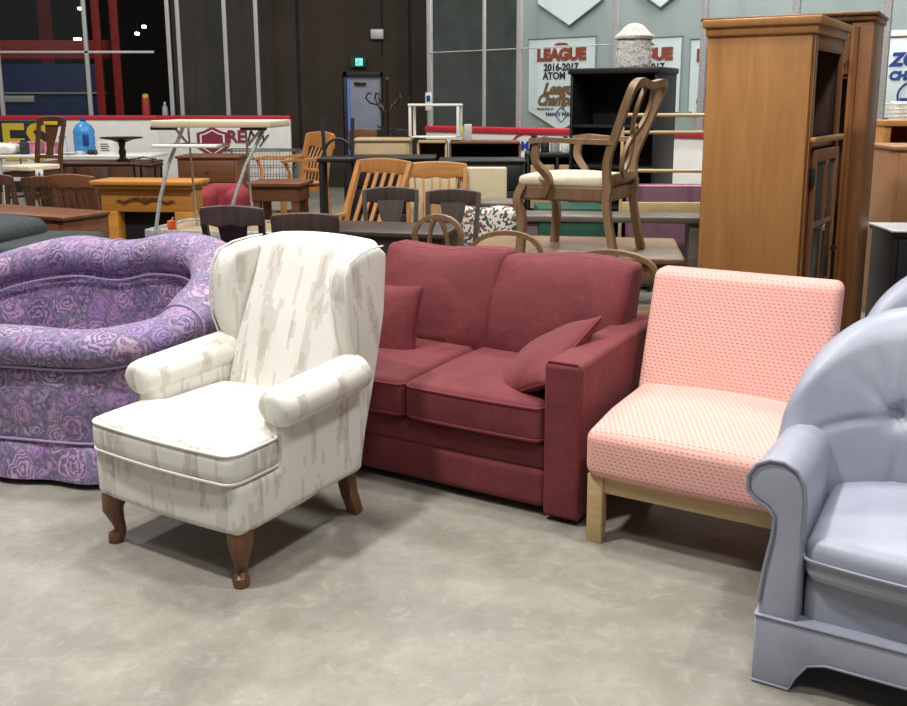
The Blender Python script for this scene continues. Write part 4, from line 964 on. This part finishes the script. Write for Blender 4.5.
# shopping cart
t = thing('shopping_cart', 'chrome wire shopping cart in front of the far rink board', 'shopping cart', Vector((ax(262, 12.4, .9), 12.4, 0)), 0)
def cart_basket():
    b = MB(); T = ((-.45, .26), (.5, .20)); zb, zt2 = .55, .99
    def pt(u, v, z): # tapering basket
        k = .72 + .28 * (z - zb) / (zt2 - zb); x = -.45 + .95 * u; return (x * (.9 + .1 * (z - zb) / (zt2 - zb)), v * (.28 - .06 * u) * k, z)
    for z in (zb, .66, .77, .88, zt2):
        b.tube([pt(0, -1, z), pt(1, -1, z), pt(1, 1, z), pt(0, 1, z)], .005 if z < zt2 else .009, 6, closed=True)
    for i in range(23):
        u = i / 22
        for v in (-1, 1): b.tube([pt(u, v, zb), pt(u, v, zt2)], .003, 4)
        b.tube([pt(u, -1, zb), pt(u, 1, zb)], .003, 4)
    for i in range(9):
        v = -1 + 2 * i / 8
        for u in (0, 1): b.tube([pt(u, v, zb), pt(u, v, zt2)], .003, 4)
    return b
cart_basket().build('wire_basket', 'chrome', t)
MB().tube([(-.5, -.28, 1.02), (-.54, -.28, 1.05), (-.54, .28, 1.05), (-.5, .28, 1.02)], .014).build('handle', 'red', t)
b = MB()
for s in (-1, 1): b.tube([(-.47, s * .25, 1.0), (-.42, s * .24, .2), (.45, s * .2, .14), (.2, s * .2, .55)], .011, 6)
b.build('cart_frame', 'chrome', t)
for x in (-.4, .42):
    for s in (-1, 1): MB().prism([(x + .06 * math.cos(a), .06 + .06 * math.sin(a)) for a in [2 * PI * i / 14 for i in range(14)]], 'y', s * .22 - .012, s * .22 + .012).build('wheel', 'black', t)
# cream panels
for px0, px1, Y, zt_, lb in ((407, 456, 8.2, 1.085, 'cream headboard panel behind the oak spindle chair'), (459, 507, 7.9, 1.075, 'cream headboard panel beside the floral bench')):
    x0, x1 = ax(px0, Y, zt_), ax(px1, Y, zt_); t = thing('headboard', lb, 'headboard', Vector(((x0 + x1) / 2, Y, 0)), 0); w_ = x1 - x0
    b = MB(); b.rbox((0, 0, .62), (w_, .04, .90), .019, n=1, k=3); b.build('panel', 'cream', t)
    for s in (-1, 1): MB().bb(s * (w_ / 2 - .05) - .02, s * (w_ / 2 - .05) + .02, -.015, .015, 0, .2, .003).build('leg', 'cream', t)
# tapestry bench
t = thing('tapestry_bench', 'bench upholstered in blue and rust floral tapestry beside the raised armchair', 'bench', Vector((ax(493, 7.35, .6), 7.35, 0)), math.radians(-10))
b = MB(); b.rbox((0, 0, .61), (.46, .38, .40), .06, n=(6, 3, 4), k=3, fn=lambda p: (p.x, p.y, p.z + .01 * math.sin(p.x * 20))); b.build('upholstery', 'tapestry', t)
MB().bb(-.20, .24, -.14, .14, .80, .85, .02).build('flat_pad', 'greywood', t)
for s in (-1, 1):
    for q in (-1, 1): MB().tube([(s * .2, q * .15, .42), (s * .22, q * .17, 0)], [.03, .018]).build('leg', 'brown', t)
# black dressers in the middle
casegood('black_dresser', 'left black dresser under the blonde open boxes', 'dresser', Vector((ax(390, 9.0, 1), 9.05, 0)), 0, .84, .5, 1.10, 'black', doors=2, drawers=4, knob='darkmetal')
casegood('black_dresser', 'right black dresser behind the cream headboards', 'dresser', Vector((ax(482, 8.9, 1), 8.95, 0)), 0, .78, .5, 1.08, 'black', doors=2, drawers=4, knob='darkmetal')
# blonde open cube shelves behind
def openbox(name, label, px0, px1, Y, ztop, m, d=.45, zb=0., inner='brown'):
    x0, x1 = ax(px0, Y, ztop), ax(px1, Y, ztop); w_ = x1 - x0; t = thing(name, label, 'shelf', Vector(((x0 + x1) / 2, Y + d / 2, zb)), 0); h = ztop - zb
    MB().bb(-w_ / 2, w_ / 2, -d / 2 - .02, d / 2, h - .025, h, .004).build('top', m, t)
    for s in (-1, 1): MB().bb(s * w_ / 2 - .012, s * w_ / 2 + .012, -d / 2, d / 2, 0, h - .025, .003).build('side_panel', m, t)
    MB().bb(-w_ / 2, w_ / 2, d / 2 - .01, d / 2, 0, h - .03, .002).build('back_panel', inner, t)
    for k in range(1, 4): MB().bb(-w_ / 2 + .012, w_ / 2 - .012, -d / 2, d / 2 - .01, h * k / 4 - .01, h * k / 4 + .01, .002).build('shelf', m, t)
    return t
casegood('blonde_cabinet', 'blonde wooden cabinet with a plain closed front behind the left black dresser', 'cabinet', Vector((ax(384, 9.9, 1.2), 9.9, 0)), 0, .56, .5, 1.24, 'blonde', doors=1, knob='blonde')
openbox('open_shelf', 'blonde open shelf unit under the small white frame table', 418, 446, 9.65, 1.22, 'blonde')
openbox('open_shelf', 'brown open shelf unit right of the small white frame table', 450, 520, 9.7, 1.21, 'brown_x', inner='dark')
# small white frame table
t = thing('frame_table', 'small white metal frame table standing on the blonde cabinets', 'table', Vector((ax(436, 9.95, 1.3), 9.92, 1.243)), math.radians(-6))
MB().bb(-.27, .27, -.16, .16, .325, .35, .006).build('tabletop', 'whitep', t); MB().bb(-.25, .25, -.14, .14, .0, .015, .004).build('lower_frame', 'whitep', t)
for s in (-1, 1):
    for q in (-1, 1): MB().bb(s * .25 - .014, s * .25 + .014, q * .14 - .012, q * .14 + .012, .015, .325, .003).build('leg', 'whitep', t)
t = thing('book_stack', 'small white and grey upright folders on the brown open shelf', 'folder', Vector((ax(468, 9.95, 1.3), 9.95, 1.21)), 0)
MB().bb(-.04, .04, -.05, .05, 0, .17, .004).build('folder_cover', 'galv', t); MB().bb(-.06, -.042, -.05, .05, 0, .15, .003).build('folder_spine', 'yellow', t)
p = at(430.5, 99, 12.9); t = thing('notice_card', 'small white notice with a blue square taped to the rink post', 'notice', A + dr * tpx(429) - nrm * .008 + Vector((0, 0, 1.50)), ang)
MB().bb(-.055, .055, -.004, 0, 0, .24, .001).build('card', 'whitep', t); MB().bb(-.035, .035, -.008, -.003, .12, .2, .001).build('blue_square', 'inkblue', t)
# coat rack
t = thing('coat_rack', 'dark bentwood coat stand with curled hooks in front of the grey door', 'coat rack', Vector((ax(388, 11.6, 1.5), 11.6, 0)), 0)
MB().lathe([(.025, 0), (.028, .6), (.022, 1.0), (.028, 1.1), (.02, 1.5), (.03, 1.6), (.02, 1.75), (.03, 1.80), (.012, 1.86), (.022, 1.88), (.005, 1.91)], seg=12).build('pole', 'darkmetal', t)
for k in range(6):
    a = 2 * PI * k / 6 + .2; ca, sa = math.cos(a), math.sin(a)
    MB().tube([(ca * r, sa * r, z) for r, z in ((.02, 1.45), (.08, 1.50), (.13, 1.58), (.22, 1.60), (.27, 1.66), (.24, 1.72), (.20, 1.71))], .011, 6).build('hook', 'darkmetal', t)
    if k % 2 == 0: MB().tube([(ca * r, sa * r, z) for r, z in ((.02, 1.25), (.10, 1.30), (.19, 1.30), (.22, 1.33))], .010, 6).build('hook', 'darkmetal', t)
    if k % 2: MB().tube([(ca * r, sa * r, z) for r, z in ((.02, .5), (.1, .3), (.26, .06), (.3, 0.012))], .014, 6).build('foot', 'darkmetal', t)
# upturned chairs behind
chair('brown chair back standing left of the coat stand', 'chair', Vector((ax(366, 11.3, 1), 11.5, .0)), math.radians(175), 'brown_x', style='plain', w=.34, h=1.28, crest_h=.22)
chair('black chair back standing right behind the coat stand', 'chair', Vector((ax(398, 12.6, 1), 12.7, .0)), math.radians(170), 'black', style='plain', w=.5, h=1.25, crest_h=.2)
# -- table carrying the captain's chair
table('oak_table', 'long weathered wooden table holding the raised armchair behind the sofa', 'table', Vector((.66, 5.70, 0)), math.radians(-8), 1.25, .86, .73, 'walnut_l', apron=.10)
def captain():
    rz = math.radians(-119); t = thing('carved_armchair', 'walnut armchair with interlaced ribbon back and cream seat, raised on the table', 'armchair', Vector((.65, 5.53, .7305)), rz)
    w, d, sh, h = .54, .53, .405, .985; m = 'walnut_l'; hw = w / 2
    sec = [(1, 1), (-1, 1), (-1, -1), (1, -1)]
    def cb(P, per=6): return cr([tuple(p) for p in P], per)
    for s in (-1, 1):
        MB().tube(cb([(s * (hw - .02), -d / 2 + .02, sh), (s * (hw - .01), -d / 2 - .015, sh - .09), (s * (hw - .02), -d / 2 + .01, .2), (s * (hw - .02), -d / 2 + .0, 0)]), .023, sec=sec, up=(0, 1, 0)).build('leg', m, t)
        MB().tube(cb([(s * (hw - .05), d / 2, sh + .02), (s * (hw - .045), d / 2 - .005, .28), (s * (hw - .04), d / 2 + .05, 0)]), .021, sec=sec, up=(0, 1, 0)).build('leg', m, t)
        MB().tube(cb([(s * (hw - .05), d / 2, sh - .03), (s * (hw - .045), d / 2 - .01, sh + .14), (s * (hw - .02), d / 2 + .06, sh + .34), (s * (hw - .005), d / 2 + .125, h - .07), (s * (hw - .03), d / 2 + .15, h - .015), (s * (hw - .10), d / 2 + .155, h)]), .021, sec=sec, up=(0, 1, 0)).build('back_post', m, t)
        MB().tube(cb([(s * (hw - .01), -d / 2 + .15, sh - .06), (s * (hw + .01), -d / 2 + .19, sh + .04), (s * (hw + .04), -d / 2 + .12, sh + .14), (s * (hw + .04), -d / 2 + .13, sh + .245)]), .019, sec=sec, up=(0, 1, 0)).build('arm_support', m, t)
        MB().tube(cb([(s * (hw + .045), -d / 2 + .09, sh + .25), (s * (hw + .045), -d / 2 + .18, sh + .262), (s * (hw + .0), .06, sh + .255), (s * (hw - .035), d / 2 + .03, sh + .25)]), .02, sec=[(.7, 1.2), (-.7, 1.2), (-.7, -1.2), (.7, -1.2)], up=(0, 0, 1)).build('armrest', m, t)
    MB().tube(cb([(-(hw - .10), d / 2 + .155, h), (-.07, d / 2 + .15, h - .012), (0, d / 2 + .15, h - .018), (.07, d / 2 + .15, h - .012), (hw - .10, d / 2 + .155, h)]), .021, sec=sec, up=(0, 1, 0)).build('crest_rail', m, t)
    def yb(z): return d / 2 + .0 + .15 * smooth(sh, h + .1, z) * 1.05
    for s in (-1, 1):      # ribbon loops that cross on the centre line
        P = [(0, sh + .05), (s * .055, sh + .10), (s * .075, sh + .17), (s * .045, sh + .25), (0, sh + .29), (-s * .05, sh + .33), (-s * .085, sh + .41), (-s * .08, sh + .48), (-s * .05, h - .03)]
        MB().tube(cb([(x, yb(z) + s * .006, z) for x, z in P]), .013, sec=[(.8, 1.1), (-.8, 1.1), (-.8, -1.1), (.8, -1.1)], up=(0, 1, 0)).build('ribbon_splat', m, t)
    MB().tube([(.032 * math.cos(q), yb(sh + .29 + .04 * math.sin(q)), sh + .29 + .05 * math.sin(q)) for q in [2 * PI * i / 16 for i in range(16)]], .010, 6, closed=True).build('ribbon_splat', m, t)
    MB().bb(-hw + .06, hw - .06, d / 2 - .015, d / 2 + .012, sh + .015, sh + .07, .006).build('lower_rail', m, t)
    b = MB(); b.rbox((0, 0, sh - .045), (w - .02, d - .01, .09), .015, n=6, k=2, fn=lambda p: (p.x * (1 - .14 * (p.y / d + .5)), p.y - (.03 * (1 - (p.x / hw) ** 2) if p.y < -.1 else 0), p.z)); b.build('seat_frame', m, t)
    b = MB(); b.rbox((0, -.01, sh + .02), (w + .0, d + .0, .065), .028, n=8, k=3, fn=lambda p: (p.x * (1 - .16 * (p.y / d + .5)), p.y - (.03 * (1 - (p.x / hw) ** 2) if p.y < -.1 else 0), p.z + (.02 * (1 - (p.x / hw) ** 2) * (1 - (p.y / .25) ** 2) if p.z > 0 else 0))); b.build('seat_cushion', 'cream_fab', t)
captain()
# hoop chairs tucked under that table, backs to the camera
G = 'light walnut hoop-back chairs'
chair('light walnut oval-back chair, leftmost of the three hoop backs behind the sofa', 'chair', Vector((ax(447, 5.3, .95), 5.24, 0)), math.radians(168), 'walnut_l', style='hoop', w=.31, d=.34, h=.995, group=G, lean=.06)
chair('light walnut hoop-back chair behind the seam between the two sofa back cushions', 'chair', Vector((ax(510, 5.1, .9), 5.10, 0)), math.radians(172), 'walnut_l', style='hoop', w=.42, d=.34, h=.925, group=G, lean=.06, oval=False)
chair('light walnut hoop-back chair behind the right end of the sofa, nearest the tall cabinet', 'chair', Vector((ax(617, 5.0, .85), 4.98, 0)), math.radians(162), 'walnut_l', style='hoop', w=.53, d=.36, h=.84, group=G, lean=.06, oval=False)
# things behind the captain's chair
t = thing('trestle_bench', 'long grey weathered plank bench behind the raised armchair', 'bench', Vector((ax(612, 6.75, .7), 6.8, 0)), math.radians(-6))
MB().bb(-.72, .72, -.17, .17, .755, .80, .006).build('plank', 'greywood', t)
for s in (-.60, .62): MB().bb(s - .07, s + .07, -.14, .14, 0, .755, .006).build('leg_block', 'greywood', t)
MB().bb(-.55, .57, -.02, .02, .28, .36, .004).build('stretcher', 'greywood', t)
t = thing('green_trunk', 'dark green studded trunk under the plank bench', 'trunk', Vector((ax(570, 7.35, .6), 7.42, 0)), 0)
MB().bb(-.26, .26, -.2, .2, 0, .68, .01).build('trunk_body', 'darkgreen', t); MB().bb(-.27, .27, -.21, .21, .68, .80, .015).build('lid', 'darkgreen', t)
for z in [.08 + .10 * i for i in range(6)]:
    for x in (-.24, .24): MB().rbox((x, -.202, z), (.014, .01, .014), .004).build('stud', 'chrome', t)
t = thing('mauve_headboard', 'dusty mauve upholstered headboard behind the pale oak dowel rack', 'headboard', Vector((ax(672, 7.5, .8), 7.5, 0)), 0)
MB().rbox((0, .0, .54), (.74, .10, .84), .035, n=3, k=3).build('upholstered_panel', 'mauve', t); MB().tube([(-.34, -.045, .945), (.34, -.045, .945)], .007).build('piping', 'pinkish', t)
for s in (-1, 1): MB().bb(s * .32 - .03, s * .32 + .03, -.02, .02, 0, .14, .003).build('leg', 'ash', t)
t = thing('bed_rail_rack', 'pale oak rack with three round horizontal dowels and a flat lower rail', 'rack', Vector((ax(660, 7.0, .9), 7.15, 0)), math.radians(-3))
for z in (1.51, 1.38, 1.09): MB().tube([(-.27, 0, z), (.38, 0, z)], .014, 10).build('dowel', 'ash', t)
MB().bb(-.27, .38, -.012, .012, .74, .85, .004).build('flat_rail', 'ash', t)
for x in (-.27, .38): MB().bb(x - .012, x + .012, -.012, .012, 0, 1.55 if x > 0 else 1.42, .004).build('upright', 'ash', t)
# wicker-drawer dresser + items
t = thing('wicker_drawer_unit', 'black unit with wicker drawers under the rink board advert', 'cabinet', Vector((ax(568, 8.9, 1), 8.95, 0)), 0)
b = MB(); b.bb(-.40, .40, -.2, .2, 1.10, 1.14, .004); b.build('top', 'black', t)
for x in (-.39, -.115, .145, .39): MB().bb(x - .012, x + .012, -.2, .2, 0, 1.10, .003).build('side_panel', 'black', t)
MB().bb(-.39, .39, .18, .2, 0, 1.1, .002).build('back_panel', 'blackin', t)
for c_ in (-.25, .015, .27):
    for z in (.93, .70, .47):
        dd = MB().bb(c_ - .115, c_ + .11, -.19, .16, z - .08, z + .10, .006).build('wicker_drawer', 'cardboard', t)
        MB().bb(c_ - .03, c_ + .03, -.197, -.188, z + .03, z + .06, .002).build('handle_hole', 'blackin', dd)
for k, (px, w_, h_, m_, lb) in enumerate(((534, .045, .16, 'darkmetal', 'dark jar at the left on the black wicker-drawer unit'), (545, .04, .15, 'ink', 'second dark jar on the black wicker-drawer unit'), (555, .045, .13, 'galv', 'silver tin on the black wicker-drawer unit'), (565, .035, .15, 'whitep', 'white bottle on the black wicker-drawer unit'))):
    t = thing('storage_jar', lb, 'jar', Vector((ax(px, 8.9, 1.15), 8.9, 1.14)), 0); MB().lathe([(w_ * .9, 0), (w_, .01), (w_, h_ * .8), (w_ * .6, h_ * .9)], seg=12).build('jar_body', m_, t); MB().lathe([(w_ * .62, h_ * .9), (w_ * .62, h_)], seg=12).build('jar_lid', 'ink', t)
# black open shelf unit with urn
Yb = 7.9; x0, x1 = ax(571, Yb, 1.5), ax(664, Yb, 1.5); w_ = x1 - x0; ht = 1.6 + (103 - 69) * 8.05 / 930
w_ = .80; rb = math.radians(-33); ubx = Vector((math.cos(rb), math.sin(rb), 0)); uby = Vector((-math.sin(rb), math.cos(rb), 0))
bc = Vector((ax(656, 7.85, 1.5), 7.85, 0)) - ubx * (w_ / 2) + uby * .22
t = thing('black_bookcase', 'tall black open shelf unit with the white urn on top', 'bookcase', bc, rb)
for s in (-1, 1): MB().bb(s * (w_ / 2 - .012) - .012, s * (w_ / 2 - .012) + .012, -.22, .22, 0, ht - .05, .003).build('side_panel', 'black', t)
MB().bb(-w_ / 2 - .01, w_ / 2 + .02, -.24, .22, ht - .05, ht, .008).build('top', 'black', t); MB().bb(-w_ / 2, w_ / 2, .2, .22, 0, ht - .05, .002).build('back_panel', 'blackin', t)
for z in (1.40, 1.05, .7, .35, .08): MB().bb(-w_ / 2 + .024, w_ / 2 - .024, -.2, .2, z - .012, z + .012, .002).build('shelf', 'black', t)
Yb = bc.y - .2; xu = ax(633.5, Yb + .2, 1.9)
t = thing('plaster_urn', 'rough white textured lidded urn on top of the black shelf unit', 'urn', Vector((xu, Yb + .2, ht + .001)), 0)
def rough(prof, seg=36):
    b = MB(); b.lathe(prof, seg=seg); b.v = [v + Vector((v.x, v.y, 0)) * .09 * noise.noise(v * 38) + Vector((0, 0, .004 * noise.noise(v * 50))) for v in b.v]; b.smooth = 30; return b
rough([(.145, 0), (.152, .02)] + [(.15, .04 + .016 * i) for i in range(12)] + [(.14, .235)]).build('urn_body', 'plaster', t)
rough([(.13, .235), (.165, .245), (.168, .265), (.15, .285), (.125, .30), (.105, .325), (.085, .35), (.06, .365), (.03, .375), (.004, .378)]).build('urn_lid', 'plaster', t)

# ---- tall pine cabinet with glazed front ---------------------------
def pine_cabinet():
    rz = math.radians(-29.5); ux = Vector((math.cos(rz), math.sin(rz), 0)); uy = Vector((-math.sin(rz), math.cos(rz), 0))
    # local: side facing camera spans x -.52..0 ; glazed front faces +x, spanning y 0..0.75
    Y0 = 4.33; near = Vector((ax(806, Y0, 1.2), Y0, 0)); t = thing('pine_cabinet', 'tall orange-brown pine display cabinet with glass-paned doors on its right face', 'cabinet', near, rz + math.radians(-3))
    Dd, Wd, Ht = .50, .64, 1.94
    MB().bb(-Dd, -.0, 0, .02, .0, Ht, .002).build('side_panel', 'pine', t); MB().bb(-Dd, 0, Wd - .02, Wd, 0, Ht, .002).build('side_panel', 'pine', t)
    MB().bb(-Dd, -Dd + .015, .02, Wd - .02, 0, Ht, .002).build('back_panel', 'brown', t); MB().bb(-Dd + .016, -.025, Wd - .026, Wd - .02, .02, Ht - .03, .001).build('shade_lining', 'brown', t)  # dark brown back and added lining put shade into the interior's colour
    MB().bb(-Dd, -.0, .02, Wd - .02, Ht - .02, Ht, .002).build('roof_panel', 'pine', t)
    b = MB(); prof = [(0, 0), (.012, .0), (.018, .03), (.035, .055), (.04, .075), (0, .075)]
    b.bb(-Dd - .012, .012, -.012, Wd + .012, Ht - .03, Ht + .015, .008); b.bb(-Dd - .024, .024, -.024, Wd + .024, Ht + .01, Ht + .048, .006); b.build('crown_moulding', 'pine', t)
    for y0, y1 in ((0.0, .055), (Wd - .055, Wd)): MB().bb(-.02, .0, y0, y1, 0, Ht - .03, .003).build('face_stile', 'pine_dark', t)
    MB().bb(-.02, 0.0, .055, Wd - .055, Ht - .10, Ht - .03, .003).build('face_rail', 'pine_dark', t)
    MB().bb(-.003, .03, .002, Wd + .01, 1.415, 1.445, .01).build('ledge_moulding', 'pine', t)
    MB().bb(-Dd, -.02, .02, Wd - .02, 1.385, 1.405, .002).build('shelf', 'pine_dark', t)
    for z in (.3, .85): MB().bb(-Dd + .02, -.03, .02, Wd - .02, z, z + .02, .002).build('shelf', 'pine_dark', t)
    MB().bb(-Dd + .02, -.03, .025, Wd - .025, 1.44, 1.45, .002).build('shelf', 'blackin', t)
    dz0, dz1 = .35, 1.385
    d_ = bpy.data.objects.new('door', None); bm_ = MB(); y0, y1 = .06, Wd - .06
    bm_.bb(0, .02, y0, y0 + .05, dz0, dz1, .003); bm_.bb(0, .02, y1 - .05, y1, dz0, dz1, .003); bm_.bb(0, .02, y0 + .05, y1 - .05, dz1 - .06, dz1, .003); bm_.bb(0, .02, y0 + .05, y1 - .05, dz0, dz0 + .06, .003)
    dr_ = bm_.build('glazed_door', 'pine_dark', t)
    ym = (y0 + y1) / 2; b = MB(); b.bb(.002, .018, ym - .012, ym + .012, dz0 + .06, dz1 - .06, .002)
    for z in (.70, 1.02): b.bb(.002, .018, y0 + .05, y1 - .05, z - .012, z + .012, .002)
    b.build('muntins', 'pine_dark', dr_)
    MB().bb(.008, .012, y0 + .05, y1 - .05, dz0 + .06, dz1 - .06, .0005).build('glass_pane', 'cabglass', dr_)
    MB().lathe([(.006, -.015), (.016, -.005), (.014, .01)], (.035, y1 - .03, .86), 12).build('knob', 'darkmetal', dr_)
    for z in (1.22, .5): MB().bb(.0, .024, .035, .062, z, z + .08, .003).build('hinge', 'blackin', dr_)
    MB().bb(-.02, .0, .055, Wd - .055, 0, dz0, .003).build('base_panel', 'pine_dark', t)
pine_cabinet()
# ---- brown wardrobe behind it ---------------------------------------
t = thing('wardrobe', 'tall reddish-brown wardrobe with open dark interior right of the pine cabinet', 'wardrobe', Vector((2.235, 5.30, 0)), R30)
# local: front faces -y, right front corner at x=0
Ht = 2.095
MB().bb(-.12, 0, -.03, .01, 0, Ht - .05, .006).build('front_stile', 'pine_dark', t); MB().tube([(-.085, -.035, .02), (-.085, -.035, Ht - .08)], .012, 8).build('front_stile', 'pine_dark', t)
MB().bb(-.86, -.12, -.02, .01, Ht - .34, Ht - .05, .006).build('top_rail', 'pine_dark', t)
MB().bb(-.92, -.86, -.03, .01, 0, Ht - .05, .006).build('front_stile', 'pine_dark', t)
MB().bb(-.02, 0, .01, .42, 0, Ht - .05, .003).build('side_panel', 'pine_dark', t); MB().bb(-.92, -.90, .01, .42, 0, Ht - .05, .003).build('side_panel', 'pine_dark', t)
MB().bb(-.92, 0, .41, .42, 0, Ht - .05, .002).build('back_panel', 'brown', t); MB().bb(-.9, -.02, .0, .41, .05, .07, .002).build('floor_panel', 'brown', t)
b = MB(); b.bb(-.94, .012, -.045, .43, Ht - .05, Ht - .02, .008); b.bb(-.96, .02, -.06, .44, Ht - .02, Ht, .006); b.build('cornice', 'pine_dark', t)
MB().tube([(-.88, .2, 1.75), (-.03, .2, 1.75)], .012).build('hanging_rail', 'chrome', t)
MB().bar((-.20, -.04, 1.88), (-.13, -.045, 1.83), .035, .008).build('metal_bracket', 'chrome', t)
# right edge: office desk back, black cabinet, basket
casegood('office_desk', 'tan office desk with a plain back panel at the right edge', 'desk', Vector((3.64, 6.9, 0)), math.radians(-4), 1.2, .6, 1.30, mat('tan', (146, 102, 64), (158, 112, 74), ns=2, rough=.5), doors=1, knob='galv')
t = thing('honey_hutch', 'pale orange wooden hutch top behind the tan desk', 'hutch', Vector((ax(915, 8.0, 1.5), 8.0, 0)), 0)
MB().bb(-.34, .6, -.2, .2, 1.41, 1.46, .006).build('top', 'oak_x', t)
for x in (-.30, .0, .56): MB().bb(x - .03, x + .03, -.18, .18, 0, 1.41, .004).build('side_panel', 'oak_x', t)
MB().bb(-.3, .56, .16, .18, 0, 1.41, .003).build('back_panel', 'redf', t)
t = thing('wire_basket', 'white slatted plastic basket on the pale orange hutch', 'basket', Vector((ax(908, 7.95, 1.5), 7.95, 1.461)), 0)
b = MB(); w2_, d2_ = .13, .1
for z in (.0, .03, .06, .09, .13): b.tube(loop_rect(w2_ + z * .15, d2_ + z * .15, .02, z), .006, 6, closed=True)
for i in range(13):
    x = -w2_ + .02 + (2 * w2_ - .04) * i / 12
    for s in (-1, 1): b.tube([(x, s * d2_, 0), (x * 1.1, s * (d2_ + .02), .13)], .005, 5)
b.build('basket_body', 'whitep', t); MB().tube([(w * 1, 0, .14) for w in (-.16, 0, .16)], .012).build('basket_rim', 'whitep', t)
t = casegood('black_cabinet', 'black low cabinet with a pale top below the tan desk at the right edge', 'cabinet', Vector((ax(936, 5.95, .8), 6.0, 0)), math.radians(-4), .62, .4, .80, 'black', doors=2, knob='chrome')
MB().bb(-.34, .34, -.235, .2, .80, .812, .003).build('pale_worktop', 'galv', t)
# ================================================================== LIGHT, WORLD, CAMERA
w = bpy.data.worlds.new('World'); bpy.context.scene.world = w; w.use_nodes = True
bg = w.node_tree.nodes['Background']; bg.inputs[0].default_value = (1, .98, .96, 1); bg.inputs[1].default_value = .11
def area(x, y, z, sx, e, col=(1, .98, .95)):
    l = bpy.data.lights.new('arena_or_fill_lamp', 'AREA'); l.shape = 'DISK'; l.size = sx; l.energy = e; l.color = col
    o = bpy.data.objects.new('arena_or_fill_lamp', l); C.objects.link(o); o.location = (x, y, z); return o
area(-2.6, 1.8, 7.5, .6, 520); area(-.6, 5.2, 7.5, .7, 260); area(2.6, 1.8, 7.5, .7, 260); area(-5, 6.5, 7.5, .8, 260)
area(3.5, 8, 7.5, 1, 330); area(-1, 11.5, 7.5, 1.2, 170); area(-8, 12, 7.5, 1.2, 330); area(0.3, -1.5, 7, 1.2, 205); area(3.2, 10.9, 5.5, 1, 130); area(1.4, 12.9, 5.5, .8, 90)  # last two lamps are added to brighten the teal wall and banners
cam = bpy.data.cameras.new('camera'); co = bpy.data.objects.new('camera', cam); C.objects.link(co)
co.location = (0, 0, H); co.rotation_euler = (PI / 2 - PITCH, 0, 0)
cam.sensor_fit = 'HORIZONTAL'; cam.sensor_width = 36; cam.lens = 36 * F / 907
cam.shift_x = (453.5 - CX) / 907; cam.shift_y = -(353 - CY) / 907
cam.clip_end = 100
bpy.context.scene.camera = co
sc = bpy.context.scene
sc.view_settings.view_transform = 'Standard'; sc.view_settings.exposure = -.08
